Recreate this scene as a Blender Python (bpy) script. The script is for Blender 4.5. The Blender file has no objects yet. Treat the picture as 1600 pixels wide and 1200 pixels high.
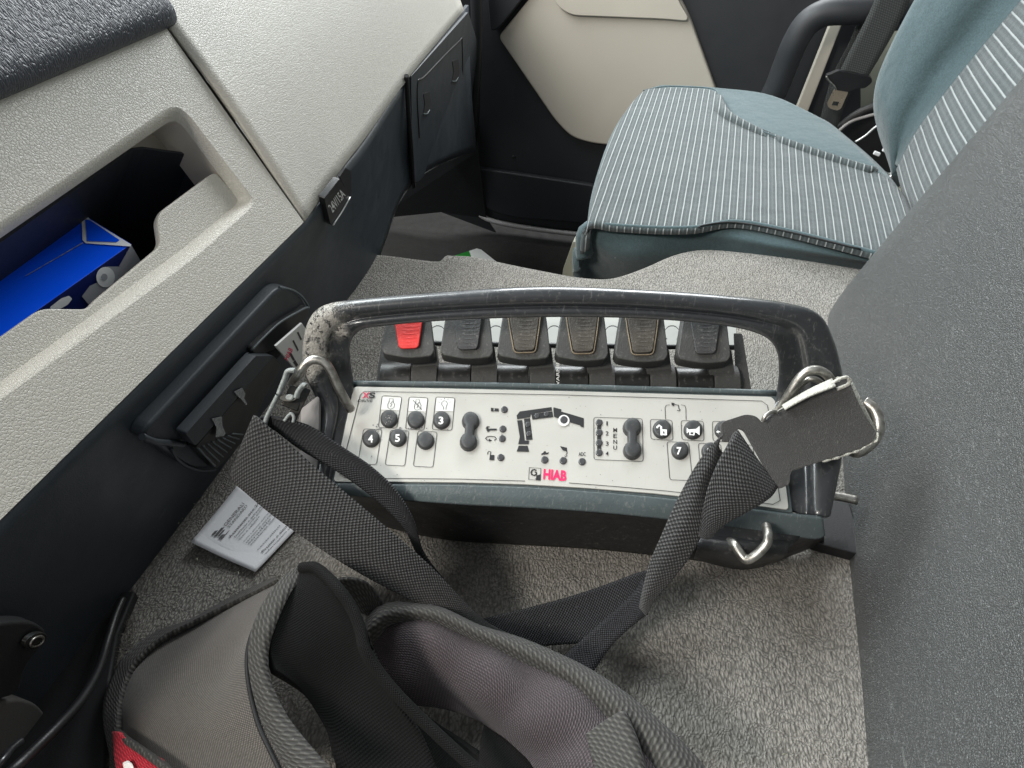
import bpy, math, random
from mathutils import Vector, Matrix
from mathutils.geometry import tessellate_polygon
random.seed(7)
S = bpy.context.scene
# ------------------------------------------------------------------ camera
FPX = 1150.0; CH = 0.46
TH = math.atan(952/FPX); PS = math.atan(387/math.hypot(FPX, 952))
FW = Vector((math.cos(TH)*math.cos(PS), math.cos(TH)*math.sin(PS), -math.sin(TH)))
RT = Vector((math.sin(PS), -math.cos(PS), 0)); UP = RT.cross(FW)
CAM = Vector((0, 0, CH))
cd = bpy.data.cameras.new('camera'); cam = bpy.data.objects.new('camera', cd)
S.collection.objects.link(cam); S.camera = cam
m = Matrix((RT, UP, -FW)).transposed().to_4x4(); m.translation = CAM
cam.matrix_world = m
cd.sensor_width = 36; cd.lens = 36*FPX/1600; cd.clip_start = 0.02; cd.clip_end = 50
# ------------------------------------------------------------------ light
W = bpy.data.worlds.new('World'); S.world = W; W.use_nodes = True
W.node_tree.nodes['Background'].inputs[0].default_value = (0.92, 0.97, 1.0, 1)
W.node_tree.nodes['Background'].inputs[1].default_value = 0.29
def area(name, loc, to, sx, sy, power, col):
    l = bpy.data.lights.new(name, 'AREA'); l.shape = 'RECTANGLE'; l.size = sx; l.size_y = sy
    l.energy = power; l.color = col
    o = bpy.data.objects.new(name, l); S.collection.objects.link(o)
    o.location = loc; o.rotation_euler = (Vector(to)-Vector(loc)).to_track_quat('-Z', 'Y').to_euler()
    return o
area('windscreen_light', (0.75, 1.15, 1.30), (0.5, 0.0, 0.0), 2.0, 0.7, 50, (0.90, 0.97, 0.98))
area('passenger_window_light', (2.35, 0.15, 1.20), (0.6, 0.0, 0.0), 1.2, 0.8, 38, (0.94, 0.98, 1.0))
area('driver_window_light', (-0.80, 0.75, 1.25), (0.4, 0.05, 0.0), 0.40, 0.30, 19, (1.0, 0.95, 0.88))
S.view_settings.view_transform = 'Standard'; S.view_settings.look = 'None'
S.view_settings.exposure = 0.38; S.view_settings.gamma = 1
S.render.engine = 'CYCLES'
S.cycles.max_bounces = 6

# ------------------------------------------------------------------ measuring helpers (photo pixel + one known coordinate -> point)
def ray(x, y): return FW*FPX + RT*(x-800) - UP*(y-600)
def Z(x, y, z=0.0): d = ray(x, y); return CAM + d*((z-CH)/d.z)
def Y(x, y, v): d = ray(x, y); return CAM + d*(v/d.y)
def X(x, y, v):
    if v >= 1.3: v *= 1.09
    d = ray(x, y); return CAM + d*(v/d.x)
def D(x, y, v): d = ray(x, y); return CAM + d*(v/FPX)
def plane_hit(x, y, p0, n): d = ray(x, y); return CAM + d*((p0-CAM).dot(n)/d.dot(n))
V = Vector

# ------------------------------------------------------------------ object helpers
ORG = {}
def tag(o, label=None, cat=None, group=None, kind=None):
    if label: o['label'] = label
    if cat: o['category'] = cat
    if group: o['group'] = group
    if kind: o['kind'] = kind
    return o
def thing(name, label, cat, loc, group=None):
    o = bpy.data.objects.new(name, None); S.collection.objects.link(o)
    o.location = loc; o.empty_display_size = .02; ORG[o.name] = V(loc)
    return tag(o, label, cat, group)
def mesh(name, verts, faces, mat, parent=None, smooth=True, uvs=None, bevel=0, seg=2, solid=0, offs=-1, sub=0, ang=35, mats=None, midx=None):
    verts = [V(v) for v in verts]
    c = V((0, 0, 0))
    for v in verts: c += v
    c /= len(verts)
    me = bpy.data.meshes.new(name)
    me.from_pydata([v-c for v in verts], [], faces)
    me.materials.append(mat)
    for mm in (mats or []): me.materials.append(mm)
    if midx: me.polygons.foreach_set('material_index', midx)
    if uvs:
        uvl = me.uv_layers.new(name='UVMap')
        for p in me.polygons:
            for li in p.loop_indices: uvl.data[li].uv = uvs[me.loops[li].vertex_index]
    me.polygons.foreach_set('use_smooth', [bool(smooth)]*len(me.polygons))
    me.update()
    o = bpy.data.objects.new(name, me); S.collection.objects.link(o)
    if parent: o.parent = parent; o.location = c-ORG[parent.name]
    else: o.location = c
    ORG[o.name] = c
    if sub:
        md = o.modifiers.new('sub', 'SUBSURF'); md.levels = sub; md.render_levels = sub
    if solid:
        md = o.modifiers.new('solid', 'SOLIDIFY'); md.thickness = solid; md.offset = offs
    if bevel:
        md = o.modifiers.new('bevel', 'BEVEL'); md.width = bevel; md.segments = seg; md.limit_method = 'ANGLE'; md.angle_limit = math.radians(30)
        if hasattr(md, 'harden_normals'): md.harden_normals = True
    if smooth and (bevel or solid) : pass
    return o
def cr(p0, p1, p2, p3, t):
    return 0.5*((2*p1)+(p2-p0)*t+(2*p0-5*p1+4*p2-p3)*t*t+(3*p1-p0-3*p2+p3)*t**3)
def smooth_path(pts, n=6, closed=False):
    pts = [V(p) for p in pts]; out = []; L = len(pts)
    rng = L if closed else L-1
    for i in range(rng):
        if closed: a, b, c, d = pts[i-1], pts[i], pts[(i+1) % L], pts[(i+2) % L]
        else: a, b, c, d = pts[max(i-1, 0)], pts[i], pts[i+1], pts[min(i+2, L-1)]
        for k in range(n): out.append(cr(a, b, c, d, k/n))
    if not closed: out.append(pts[-1])
    return out
def patch(name, rows, mat, parent=None, nu=5, nv=5, thick=0, offs=0, close=False, jit=None, bevel=0, **kw):
    """rows: list of lists of 3D points; smooth grid; UV in metres (u across rows, v along a row)"""
    R = [smooth_path(r, nv) for r in rows]
    cols = list(zip(*R)); C = [smooth_path(c, nu, close) for c in cols]
    G = list(zip(*C)); nr = len(G); nc = len(G[0])
    us = [0.0]; 
    for i in range(1, nr): us.append(us[-1]+sum((G[i][j]-G[i-1][j]).length for j in range(nc))/nc)
    vs = [0.0]
    for j in range(1, nc): vs.append(vs[-1]+sum((G[i][j]-G[i][j-1]).length for i in range(nr))/nr)
    verts = []; uvs = []
    for i in range(nr):
        for j in range(nc):
            p = G[i][j]
            if jit: p = p+jit(us[i], vs[j])
            verts.append(p); uvs.append((us[i], vs[j]))
    faces = [(i*nc+j, i*nc+j+1, ((i+1) % nr)*nc+j+1, ((i+1) % nr)*nc+j) for i in range(nr if close else nr-1) for j in range(nc-1)]
    return mesh(name, verts, faces, mat, parent, True, uvs, solid=thick, offs=offs, bevel=bevel, **kw)
def tube(name, pts, r, mat, parent=None, n=6, seg=12, closed=False, prof=None, ref=None, flat=1.0):
    P = smooth_path(pts, n, closed); L = len(P); verts = []; uvs = []
    T = []
    for i in range(L):
        a = P[i-1] if (closed or i > 0) else P[i]; b = P[(i+1) % L] if (closed or i < L-1) else P[i]
        T.append((b-a).normalized())
    N = (ref or V((.3, .2, .9))); N = (N-T[0]*N.dot(T[0])).normalized()
    d = 0
    for i in range(L):
        N = (N-T[i]*N.dot(T[i])).normalized(); B = T[i].cross(N)
        rr = r(i/(L-1)) if callable(r) else r
        if i: d += (P[i]-P[i-1]).length
        for k in range(seg):
            a = 2*math.pi*k/seg
            verts.append(P[i]+N*math.cos(a)*rr*flat+B*math.sin(a)*rr); uvs.append((k/seg*rr*6.28, d))
    faces = [(i*seg+k, i*seg+(k+1) % seg, ((i+1) % L)*seg+(k+1) % seg, ((i+1) % L)*seg+k) for i in range(L if closed else L-1) for k in range(seg)]
    if not closed: faces += [tuple(range(seg))[::-1], tuple(range((L-1)*seg, L*seg))]
    o = mesh(name, verts, faces, mat, parent, True, uvs)
    if not closed:
        for pg in o.data.polygons[-2:]: pg.use_smooth = False
    return o
def prism(name, outline, n, t, mat, parent=None, bevel=0, seg=3, holes=(), smooth=False, inset=None):
    """outline (3D, planar) pushed t along n and closed"""
    n = V(n).normalized(); loops = [[V(p) for p in outline]]+[[V(p) for p in h] for h in holes]
    flat = [p for l in loops for p in l]; N = len(flat)
    tri = tessellate_polygon(loops)
    verts = flat+[p+n*t for p in flat]
    if not holes:
        faces = [tuple(range(N)), tuple(range(2*N-1, N-1, -1))]
    else:
        faces = [tuple(x) for x in tri]+[tuple(i+N for i in reversed(x)) for x in tri]
    s = 0
    for l in loops:
        k = len(l)
        for i in range(k): a, b = s+i, s+(i+1) % k; faces.append((a, a+N, b+N, b))
        s += k
    o = mesh(name, verts, faces, mat, parent, bool(bevel) or smooth, bevel=bevel, seg=seg)
    return o
def box(name, c, ax, ay, az, sx, sy, sz, mat, parent=None, bevel=0.001, seg=3):
    c = V(c); ax, ay, az = V(ax).normalized(), V(ay).normalized(), V(az).normalized()
    o = [c+ax*sx/2*a+ay*sy/2*b-az*sz/2 for a, b in ((-1, -1), (1, -1), (1, 1), (-1, 1))]
    return prism(name, o, az, sz, mat, parent, bevel, seg)
def rounded(pts, r, n=4):
    """round the corners of a planar loop"""
    out = []; L = len(pts)
    for i in range(L):
        p = V(pts[i]); a = V(pts[i-1]); b = V(pts[(i+1) % L]); ri = r[i] if isinstance(r, (list, tuple)) else r
        da = (a-p); db = (b-p); k = min(ri, da.length*.45, db.length*.45)
        if k <= 1e-7: out.append(p); continue
        A = p+da.normalized()*k; B = p+db.normalized()*k
        for j in range(n+1):
            t = j/n; out.append(A*(1-t)**2+p*2*t*(1-t)+B*t*t)
    return out
def merge(name, parts, mat, parent=None, **kw):
    """parts: list of (verts, faces) into one mesh"""
    vv = []; ff = []
    for v, f in parts:
        b = len(vv); vv += [V(x) for x in v]; ff += [tuple(i+b for i in q) for q in f]
    return mesh(name, vv, ff, mat, parent, kw.pop('smooth', False), **kw)

# ------------------------------------------------------------------ materials
def nt(name):
    m = bpy.data.materials.new(name); m.use_nodes = True; t = m.node_tree
    return m, t, t.nodes['Principled BSDF']
def node(t, typ, **kw):
    n = t.nodes.new(typ)
    for k, v in kw.items():
        if k == 'op': n.operation = v
        else: setattr(n, k, v)
    return n
def mathn(t, op, a, b=None, c=None):
    n = node(t, 'ShaderNodeMath', op=op)
    for i, v in enumerate((a, b, c)):
        if v is None: continue
        if isinstance(v, (int, float)): n.inputs[i].default_value = v
        else: t.links.new(v, n.inputs[i])
    return n.outputs[0]
def rgba(c): return (c[0], c[1], c[2], 1) if not isinstance(c, (int, float)) else (c, c, c, 1)
def mixc(t, fac, a, b):
    n = node(t, 'ShaderNodeMix', data_type='RGBA')
    for v, ix in ((fac, 0), (a, 6), (b, 7)):
        s = n.inputs[ix]
        if isinstance(v, (int, float)) and ix == 0: s.default_value = v
        elif isinstance(v, (tuple, list, int, float)): s.default_value = rgba(v)
        else: t.links.new(v, s)
    return n.outputs[2]
def ramp(t, src, stops, interp='LINEAR'):
    n = node(t, 'ShaderNodeValToRGB'); t.links.new(src, n.inputs[0]); e = n.color_ramp; e.interpolation = interp
    while len(e.elements) < len(stops): e.elements.new(.5)
    for el, (p, c) in zip(e.elements, stops): el.position = p; el.color = rgba(c)
    return n.outputs[0]
def coords(t, scale=(1, 1, 1), rot=(0, 0, 0), kind='Object'):
    c = node(t, 'ShaderNodeTexCoord'); mp = node(t, 'ShaderNodeMapping')
    mp.inputs['Scale'].default_value = scale; mp.inputs['Rotation'].default_value = rot
    t.links.new(c.outputs[kind], mp.inputs[0]); return mp.outputs[0]
def noise(t, co, scale, det=3, rough=.55):
    n = node(t, 'ShaderNodeTexNoise'); n.inputs['Scale'].default_value = scale; n.inputs['Detail'].default_value = det
    n.inputs['Roughness'].default_value = rough; t.links.new(co, n.inputs['Vector']); return n.outputs[0]
def voro(t, co, scale, feature='F1', rnd=1.0, out='Distance'):
    n = node(t, 'ShaderNodeTexVoronoi', feature=feature); n.inputs['Scale'].default_value = scale
    n.inputs['Randomness'].default_value = rnd
    t.links.new(co, n.inputs['Vector']); return n.outputs[out]
def bump(t, p, h, dist, strength=1.0):
    b = node(t, 'ShaderNodeBump'); b.inputs['Distance'].default_value = dist; b.inputs['Strength'].default_value = strength
    t.links.new(h, b.inputs['Height'])
    prev = p.inputs['Normal'].links[0].from_socket if p.inputs['Normal'].links else None
    if prev: t.links.new(prev, b.inputs['Normal'])
    t.links.new(b.outputs[0], p.inputs['Normal'])
def setc(t, p, c):
    if isinstance(c, (tuple, list, int, float)): p.inputs['Base Color'].default_value = rgba(c)
    else: t.links.new(c, p.inputs['Base Color'])

def plastic(name, col, rough=.45, grain=900, gd=.00012, var=.25, vs=9, metal=0, spec=.5, dust=0, scr=0, coat=0):
    m, t, p = nt(name); co = coords(t)
    a = tuple(c*(1-var) for c in col); b = tuple(min(1, c*(1+var)) for c in col)
    c = mixc(t, noise(t, co, vs, 5), a, b)
    if dust:
        f = mathn(t, 'MULTIPLY', ramp(t, noise(t, co, 260, 4, .7), [(.56, 0), (.7, 1)]), dust)
        f2 = mathn(t, 'MULTIPLY', f, noise(t, co, 14, 2))
        c = mixc(t, f2, c, (.42, .40, .37))
    if scr:
        cs = coords(t, (1, 14, 3), (.3, .2, .5))
        f = mathn(t, 'MULTIPLY', ramp(t, noise(t, cs, 60, 2, .5), [(.66, 0), (.69, 1)]), scr)
        c = mixc(t, f, c, (.5, .5, .48))
    setc(t, p, c)
    r = mathn(t, 'MULTIPLY_ADD', noise(t, co, vs*4, 4), .3, rough-.15); t.links.new(r, p.inputs['Roughness'])
    p.inputs['Metallic'].default_value = metal; p.inputs['Specular IOR Level'].default_value = spec
    p.inputs['Coat Weight'].default_value = coat
    if gd: bump(t, p, noise(t, co, grain, 2), gd)
    return m
def leather(name, col, scale=330, dist=.00035, rough=.5, stretch=(1, 1, 1), var=.12, spec=.5, rot=(0, 0, 0), speck=0, edge=.2):
    m, t, p = nt(name); co = coords(t, stretch, rot)
    wv = node(t, 'ShaderNodeVectorMath', operation='MULTIPLY_ADD'); nn_ = node(t, 'ShaderNodeTexNoise'); nn_.inputs['Scale'].default_value = scale*.5
    t.links.new(co, nn_.inputs['Vector']); t.links.new(nn_.outputs['Color'], wv.inputs[0]); wv.inputs[1].default_value = (1.1/scale,)*3; t.links.new(co, wv.inputs[2]); cw = wv.outputs[0]
    d = ramp(t, voro(t, cw, scale, 'DISTANCE_TO_EDGE', 1.0), [(0, 0), (.10, .7), (.3, 1)])
    h = mathn(t, 'ADD', d, mathn(t, 'MULTIPLY', noise(t, co, scale*.35, 2), .9))
    big = noise(t, coords(t), 7, 4)
    c = mixc(t, big, tuple(x*(1-var) for x in col), tuple(x*(1+var) for x in col))
    c = mixc(t, mathn(t, 'MULTIPLY', ramp(t, d, [(.0, 1), (.7, 0)]), edge), c, tuple(x*.55 for x in col))
    spots = ramp(t, noise(t, coords(t), 120, 2), [(.72, 0), (.76, 1)])
    c = mixc(t, mathn(t, 'MULTIPLY', spots, .15), c, tuple(x*.45 for x in col))
    if speck:
        f = ramp(t, noise(t, co, scale*1.1, 3, .7), [(.55, 0), (.72, 1)])
        c = mixc(t, mathn(t, 'MULTIPLY', f, speck), c, (.62, .64, .62))
    setc(t, p, c); p.inputs['Roughness'].default_value = rough; p.inputs['Specular IOR Level'].default_value = spec
    bump(t, p, h, dist); bump(t, p, noise(t, co, scale*3, 2), dist*.25)
    return m
def carpet(name, lo, hi, scale=300):
    m, t, p = nt(name); co0 = coords(t)
    w = noise(t, co0, 60, 2)
    mp = node(t, 'ShaderNodeVectorMath', operation='MULTIPLY_ADD')
    cx = node(t, 'ShaderNodeCombineXYZ'); 
    for i in range(3): t.links.new(w, cx.inputs[i])
    t.links.new(cx.outputs[0], mp.inputs[0]); mp.inputs[1].default_value = (.012, .012, .012)
    t.links.new(coords(t, (.72, 1.15, 1), (0, 0, .45)), mp.inputs[2])
    co = mp.outputs[0]
    d = voro(t, co, scale, 'F1', .9); id_ = voro(t, co, scale, 'F1', .9, 'Color')
    sep = node(t, 'ShaderNodeSeparateColor'); t.links.new(id_, sep.inputs[0])
    base = mixc(t, mathn(t, 'MULTIPLY_ADD', sep.outputs[0], .7, .1), tuple(x*.62 for x in hi), hi)
    c = mixc(t, mathn(t, 'MULTIPLY', ramp(t, d, [(.30, 0), (.75, 1)]), .60), base, lo)
    c = mixc(t, mathn(t, 'MULTIPLY', ramp(t, noise(t, co0, 9, 4), [(.42, 0), (.7, 1)]), .30), c, (hi[0]*.42, hi[1]*.39, hi[2]*.34))
    setc(t, p, c); p.inputs['Roughness'].default_value = .95; p.inputs['Specular IOR Level'].default_value = .15
    p.inputs['Sheen Weight'].default_value = .1
    h = mathn(t, 'MULTIPLY', d, -1)
    bump(t, p, h, .0016); bump(t, p, noise(t, co0, 1700, 3), .0005)
    return m
def weave(name, lo, hi, period=.0021, dist=.0007, ang=0.0, rough=.7, aspect=1.0, var=.3, sheen=.1, tint=None):
    m, t, p = nt(name)
    co = coords(t, (1, 1, 1), (0, 0, ang), 'UV'); s = node(t, 'ShaderNodeSeparateXYZ'); t.links.new(co, s.inputs[0])
    k = 2*math.pi/period
    a = mathn(t, 'SINE', mathn(t, 'MULTIPLY', s.outputs[0], k)); b = mathn(t, 'SINE', mathn(t, 'MULTIPLY', s.outputs[1], k*aspect))
    h = mathn(t, 'MULTIPLY_ADD', mathn(t, 'MULTIPLY', a, b), .5, .5)
    oc = coords(t)
    hv = mathn(t, 'MULTIPLY', h, mathn(t, 'MULTIPLY_ADD', noise(t, oc, 900, 2), 1.1, .4))
    c = mixc(t, ramp(t, hv, [(.38, 0), (.95, 1)]), lo, hi)
    big = noise(t, oc, 18, 4)
    c = mixc(t, mathn(t, 'MULTIPLY', big, var), c, tint or tuple(x*.5 for x in hi))
    lint = ramp(t, noise(t, coords(t, (1, 3, 1), (0, .4, .7)), 420, 2, .6), [(.71, 0), (.76, 1)])
    c = mixc(t, mathn(t, 'MULTIPLY', lint, .0 if max(hi) < .01 else .3), c, (.4, .38, .35))
    setc(t, p, c); p.inputs['Roughness'].default_value = rough; p.inputs['Sheen Weight'].default_value = sheen
    p.inputs['Specular IOR Level'].default_value = .35
    bump(t, p, h, dist)
    return m
def fabric(name, col, var=.25, scale=1400, stripes=False, axis=1, period=.0097, sheen=.25):
    m, t, p = nt(name); oc = coords(t)
    c = mixc(t, noise(t, oc, 420, 3, .7), tuple(x*(1-var) for x in col), tuple(x*(1+var) for x in col))
    c = mixc(t, mathn(t, 'MULTIPLY', noise(t, oc, 16, 4), .35), c, tuple(x*.7 for x in col))
    if stripes:
        co = coords(t, kind='Object' if axis == 1 and period < .014 else 'UV'); s = node(t, 'ShaderNodeSeparateXYZ'); t.links.new(co, s.inputs[0])
        wob = mathn(t, 'MULTIPLY', noise(t, oc, 30, 2), .0010)
        u = mathn(t, 'FRACT', mathn(t, 'DIVIDE', mathn(t, 'ADD', s.outputs[axis], wob), period))
        sc = ramp(t, u, [(0, (.32, .345, .345)), (.10, (.32, .345, .345)), (.19, (.038, .046, .048)), (.40, (.043, .052, .054)), (.5, (.070, .084, .087)), (.62, (.070, .084, .087)), (.72, (.043, .052, .054)), (.95, (.038, .046, .048))])
        c = mixc(t, .88, c, sc)
        bump(t, p, ramp(t, u, [(0, 1), (.13, 1), (.2, .2), (.9, .2), (1, 1)]), .0006)
    bump(t, p, noise(t, oc, 14, 3), .012, .6)
    setc(t, p, c); p.inputs['Roughness'].default_value = .9; p.inputs['Sheen Weight'].default_value = sheen
    p.inputs['Specular IOR Level'].default_value = .2
    bump(t, p, noise(t, oc, scale, 3), .0007)
    return m
def metal(name, col, rough=.3, grime=.4):
    m, t, p = nt(name); co = coords(t)
    f = ramp(t, noise(t, co, 160, 5, .7), [(.42, 0), (.66, 1)])
    setc(t, p, mixc(t, mathn(t, 'MULTIPLY', f, grime), col, (.12, .10, .08)))
    t.links.new(mathn(t, 'MULTIPLY_ADD', noise(t, co, 300, 4), .35, rough-.1), p.inputs['Roughness'])
    p.inputs['Metallic'].default_value = 1
    bump(t, p, noise(t, co, 500, 3), .0001)
    return m

M = {}
M['carpet'] = carpet('tunnel_carpet_mat', (.050, .046, .040), (.37, .35, .32), 500)
M['rubber'] = plastic('rubber_floor_mat', (.009, .0068, .0055), .85, 300, .0006, .5, 12, dust=.05)
M['beige'] = leather('beige_dash_mat', (.61, .585, .52), 480, .00022, .45, var=.04, edge=.08)
M['beige_smooth'] = plastic('beige_door_mat', (.50, .455, .385), .5, 900, .0002, .05)
M['beige_dark'] = plastic('beige_wall_mat', (.33, .33, .26), .85, 500, .0008, .2)
M['dash_pad'] = leather('dash_pad_mat', (.040, .045, .058), 230, .0005, .42, (2.6, .8, .8), .15, rot=(0, 0, .25))
M['dark'] = plastic('dark_dash_plastic_mat', (.027, .034, .042), .5, 1100, .00015, .12)
M['dark_door'] = plastic('dark_door_plastic_mat', (.021, .022, .025), .55, 1100, .00015, .12)
M['black'] = plastic('black_plastic_mat', (.011, .011, .012), .42, 900, .0001, .2)
M['matte_black'] = plastic('matte_black_mat', (.006, .006, .007), .7, 900, .0001, .2)
M['liner'] = plastic('bin_liner_mat', (.024, .027, .032), .6, 900, .0001, .15)
M['handle'] = plastic('worn_handle_mat', (.022, .024, .027), .34, 700, .0001, .4, 20, dust=.22, scr=.10, coat=.45, spec=.6)
M['cheek'] = plastic('remote_cheek_mat', (.045, .045, .044), .5, 800, .00018, .35, 15, dust=.3)
M['sunlit_mould'] = plastic('sunlit_moulding_mat', (.11, .105, .10), .5, 800, .00018, .3, 15)  # paler than the cover: sun on the moulding put into its colour
M['housing'] = plastic('remote_housing_mat', (.014, .014, .015), .48, 700, .0002, .35, 18, dust=.3)
M['trim'] = plastic('remote_trim_mat', (.080, .100, .105), .42, 700, .0002, .25, 25, dust=.3, scr=.15)
M['plate'] = plastic('panel_plate_mat', (.53, .515, .475), .38, 900, .00003, .05, 10, metal=.3, dust=.12)
M['lever'] = plastic('lever_mat', (.050, .050, .048), .6, 900, .0003, .2, 25, dust=.25)
M['barrel'] = plastic('lever_barrel_mat', (.014, .014, .013), .36, 900, .0001, .4, 30, dust=.3)
M['red'] = plastic('red_grip_mat', (.62, .024, .02), .5, 900, .0002, .22, 60, dust=.35)
M['brown'] = plastic('worn_grip_mat', (.052, .044, .036), .6, 900, .0003, .5, 60, dust=.4)
M['grip_dark'] = plastic('dark_grip_mat', (.035, .035, .035), .6, 900, .0003, .3, 60, dust=.5)
M['wornedge'] = plastic('worn_edge_mat', (.20, .155, .10), .6, 900, .0003, .5, 90)
M['button'] = plastic('button_rubber_mat', (.032, .033, .034), .5, 900, .0001, .2, 40, dust=.2)
M['led'] = plastic('lamp_lens_mat', (.055, .055, .058), .2, 900, .0001, .3, 90, coat=.4)
M['ink'] = plastic('black_ink_mat', (.010, .010, .011), .5, gd=0, var=.1)
M['white_ink'] = plastic('white_ink_mat', (.8, .8, .78), .5, gd=0, var=.03)
M['pink'] = plastic('red_ink_mat', (.82, .015, .11), .5, gd=0, var=.03)
M['grey_ink'] = plastic('grey_ink_mat', (.12, .12, .125), .5, gd=0, var=.1)
M['rail'] = plastic('label_rail_mat', (.40, .40, .375), .5, gd=0, var=.1, dust=.2)
M['sticker'] = plastic('sticker_mat', (.72, .72, .69), .45, gd=0, var=.04, dust=.1)
M['steel'] = metal('ring_steel_mat', (.50, .485, .45), .32, .7)
M['clasp'] = metal('clasp_mat', (.045, .05, .05), .45, .5)
M['clasp_edge'] = plastic('clasp_edge_mat', (.24, .26, .255), .45, 400, .0006, .5, 300)
M['gold'] = metal('belt_tongue_mat', (.80, .66, .50), .25, .1)
def scuff(m, col, amt, sc=22, dist=.004):
    t = m.node_tree; p = t.nodes['Principled BSDF']; lk = p.inputs['Base Color'].links[0].from_socket
    f = ramp(t, noise(t, coords(t, (1, 9, 2), (.5, .2, .9)), sc*3, 4, .7), [(.60, 0), (.68, 1)])
    f = mathn(t, 'MULTIPLY', mathn(t, 'MULTIPLY', f, ramp(t, noise(t, coords(t), sc*.4, 3), [(.45, 0), (.65, 1)])), amt)
    t.links.new(mixc(t, f, lk, col), p.inputs['Base Color'])
    bump(t, p, noise(t, coords(t, (1, .35, 1), (0, .4, .3)), sc*.5, 3), dist, .7)
M['leather'] = leather('grey_leather_mat', (.056, .059, .058), 680, .00045, .34, (1, 1, 1), .1, spec=.75, speck=.18)  # pale specks in the colour stand in for specular sparkle of the grain
M['web'] = weave('strap_webbing_mat', (.002, .002, .0028), (.095, .092, .090), .0027, .0009)
M['web_shaded'] = weave('strap_webbing_shaded_mat', (.002, .002, .003), (.045, .045, .05), .0020, .0006, sheen=0)  # same webbing, darkened so the rear runs look shaded
M['belt'] = weave('seat_belt_mat', (.03, .032, .031), (.075, .08, .078), .004, .0003, .785, aspect=.6)
M['pad'] = weave('pad_cordura_mat', (.04, .036, .032), (.185, .163, .142), .0017, .00035, .3, .85, var=.3, sheen=.2)
M['lining'] = weave('pad_lining_mat', (.020, .015, .017), (.090, .068, .075), .0016, .0005, .7, .7, aspect=.5, var=.3)
M['binding'] = weave('binding_tape_mat', (.018, .017, .015), (.085, .08, .072), .0026, .0006, .62, aspect=.35)
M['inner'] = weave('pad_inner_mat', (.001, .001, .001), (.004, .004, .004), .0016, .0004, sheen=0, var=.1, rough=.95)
M['blue_fab'] = fabric('seat_blue_fabric_mat', (.072, .108, .117), .6, 900)
M['stripe_fab'] = fabric('seat_striped_fabric_mat', (.15, .18, .185), stripes=True)
M['stripe_back'] = fabric('seat_back_striped_mat', (.15, .18, .185), stripes=True, axis=1, period=.0150)
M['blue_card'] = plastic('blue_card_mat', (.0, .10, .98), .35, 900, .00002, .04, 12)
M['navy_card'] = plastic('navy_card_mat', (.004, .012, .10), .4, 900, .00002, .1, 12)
M['white_card'] = plastic('white_card_mat', (.78, .79, .80), .5, gd=0, var=.03)
M['grey_card'] = plastic('printed_grey_mat', (.35, .36, .39), .5, gd=0, var=.15)
M['paper'] = plastic('leaflet_paper_mat', (.86, .86, .88), .6, 500, .0001, .03)
M['green'] = plastic('green_paper_mat', (.01, .22, .02), .6, gd=0, var=.1)
M['silver'] = metal('silver_paint_mat', (.75, .76, .74), .4, .15)
M['sill'] = plastic('grey_sill_mat', (.34, .32, .31), .4, gd=0, var=.1)
M['tape'] = plastic('clear_tape_mat', (.30, .31, .32), .15, 300, .0008, .6, 300)
M['redlabel'] = weave('red_label_mat', (.30, .008, .02), (.80, .04, .07), .0032, .0006, .6, aspect=.5, var=.1, tint=(.5, .02, .03))
M['wlabel'] = plastic('white_thread_mat', (.8, .76, .72), .8, 900, .0004, .1)
M['blackleather'] = leather('worn_black_leather_mat', (.060, .057, .055), 900, .00025, .5, var=.35, speck=.10)
M['fray'] = plastic('frayed_edge_mat', (.48, .47, .42), .9, 700, .0015, .35, 200)
M['fuzz'] = plastic('carpet_fibre_mat', (.10, .09, .075), .9, gd=0)

scuff(M['leather'], (.2, .21, .2), .5); scuff(M['beige'], (.36, .34, .29), .30, 18, .0012); scuff(M['plate'], (.42, .40, .35), .35, 30, .0002); scuff(M['blackleather'], (.25, .24, .22), .5, 40, .001); scuff(M['lever'], (.16, .15, .13), .45, 70, .0004); scuff(M['dark'], (.07, .075, .08), .5, 20, .0008)
# ================================================================== SETTING
def lerp(a, b, t): return a+(b-a)*t
# raised carpeted tunnel floor
edge_px = [(480, 392), (590, 399), (648, 406), (684, 409), (700, 401), (740, 402), (790, 413), (850, 425), (900, 434), (945, 437), (975, 431), (1010, 418), (1055, 399), (1100, 391), (1160, 395), (1240, 405), (1340, 420), (1480, 440)]
E0 = [Z(x, y, 0) for x, y in edge_px]
import bisect
verts = []; faces = []; uv = []
NX = 70
ncol = len(E0)
def ridge(p):
    # a soft fold in the carpet running back from the tunnel's far edge
    a = Z(700, 401, 0); b = Z(655, 452, 0); d = (b-a).normalized(); w = p-a
    s = w.dot(d); q = (w-d*s); side = q.dot(V((d.y, -d.x, 0)))
    return .004*math.exp(-(side/.006)**2)*(1 if s < .2 else math.exp(-((s-.2)/.05)**2))
rows = []
E1 = smooth_path(E0, 5)
for e in E1:
    col = []
    near = V((-.35, e.y*1.0, 0)); 
    for k in range(NX+1):
        t = (k/NX)**.7
        p = near.lerp(e, t)
        p.z = .0016*math.sin(p.x*23+p.y*11)*math.sin(p.y*31-p.x*7) - .0016 + ridge(p)
        col.append(p)
    dv = (e-near).normalized()
    for r, dz in ((.006, -.003), (.010, -.010), (.011, -.03), (.011, -.15), (.011, -.38)): col.append(e+dv*r+V((0, 0, dz)))
    rows.append(col)
nc = len(rows[0])
vv = [p for r in rows for p in r]
ff = [(i*nc+j, i*nc+j+1, (i+1)*nc+j+1, (i+1)*nc+j) for i in range(len(rows)-1) for j in range(nc-1)]
tag(mesh('floor', vv, ff, M['carpet']), kind='structure')
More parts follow.
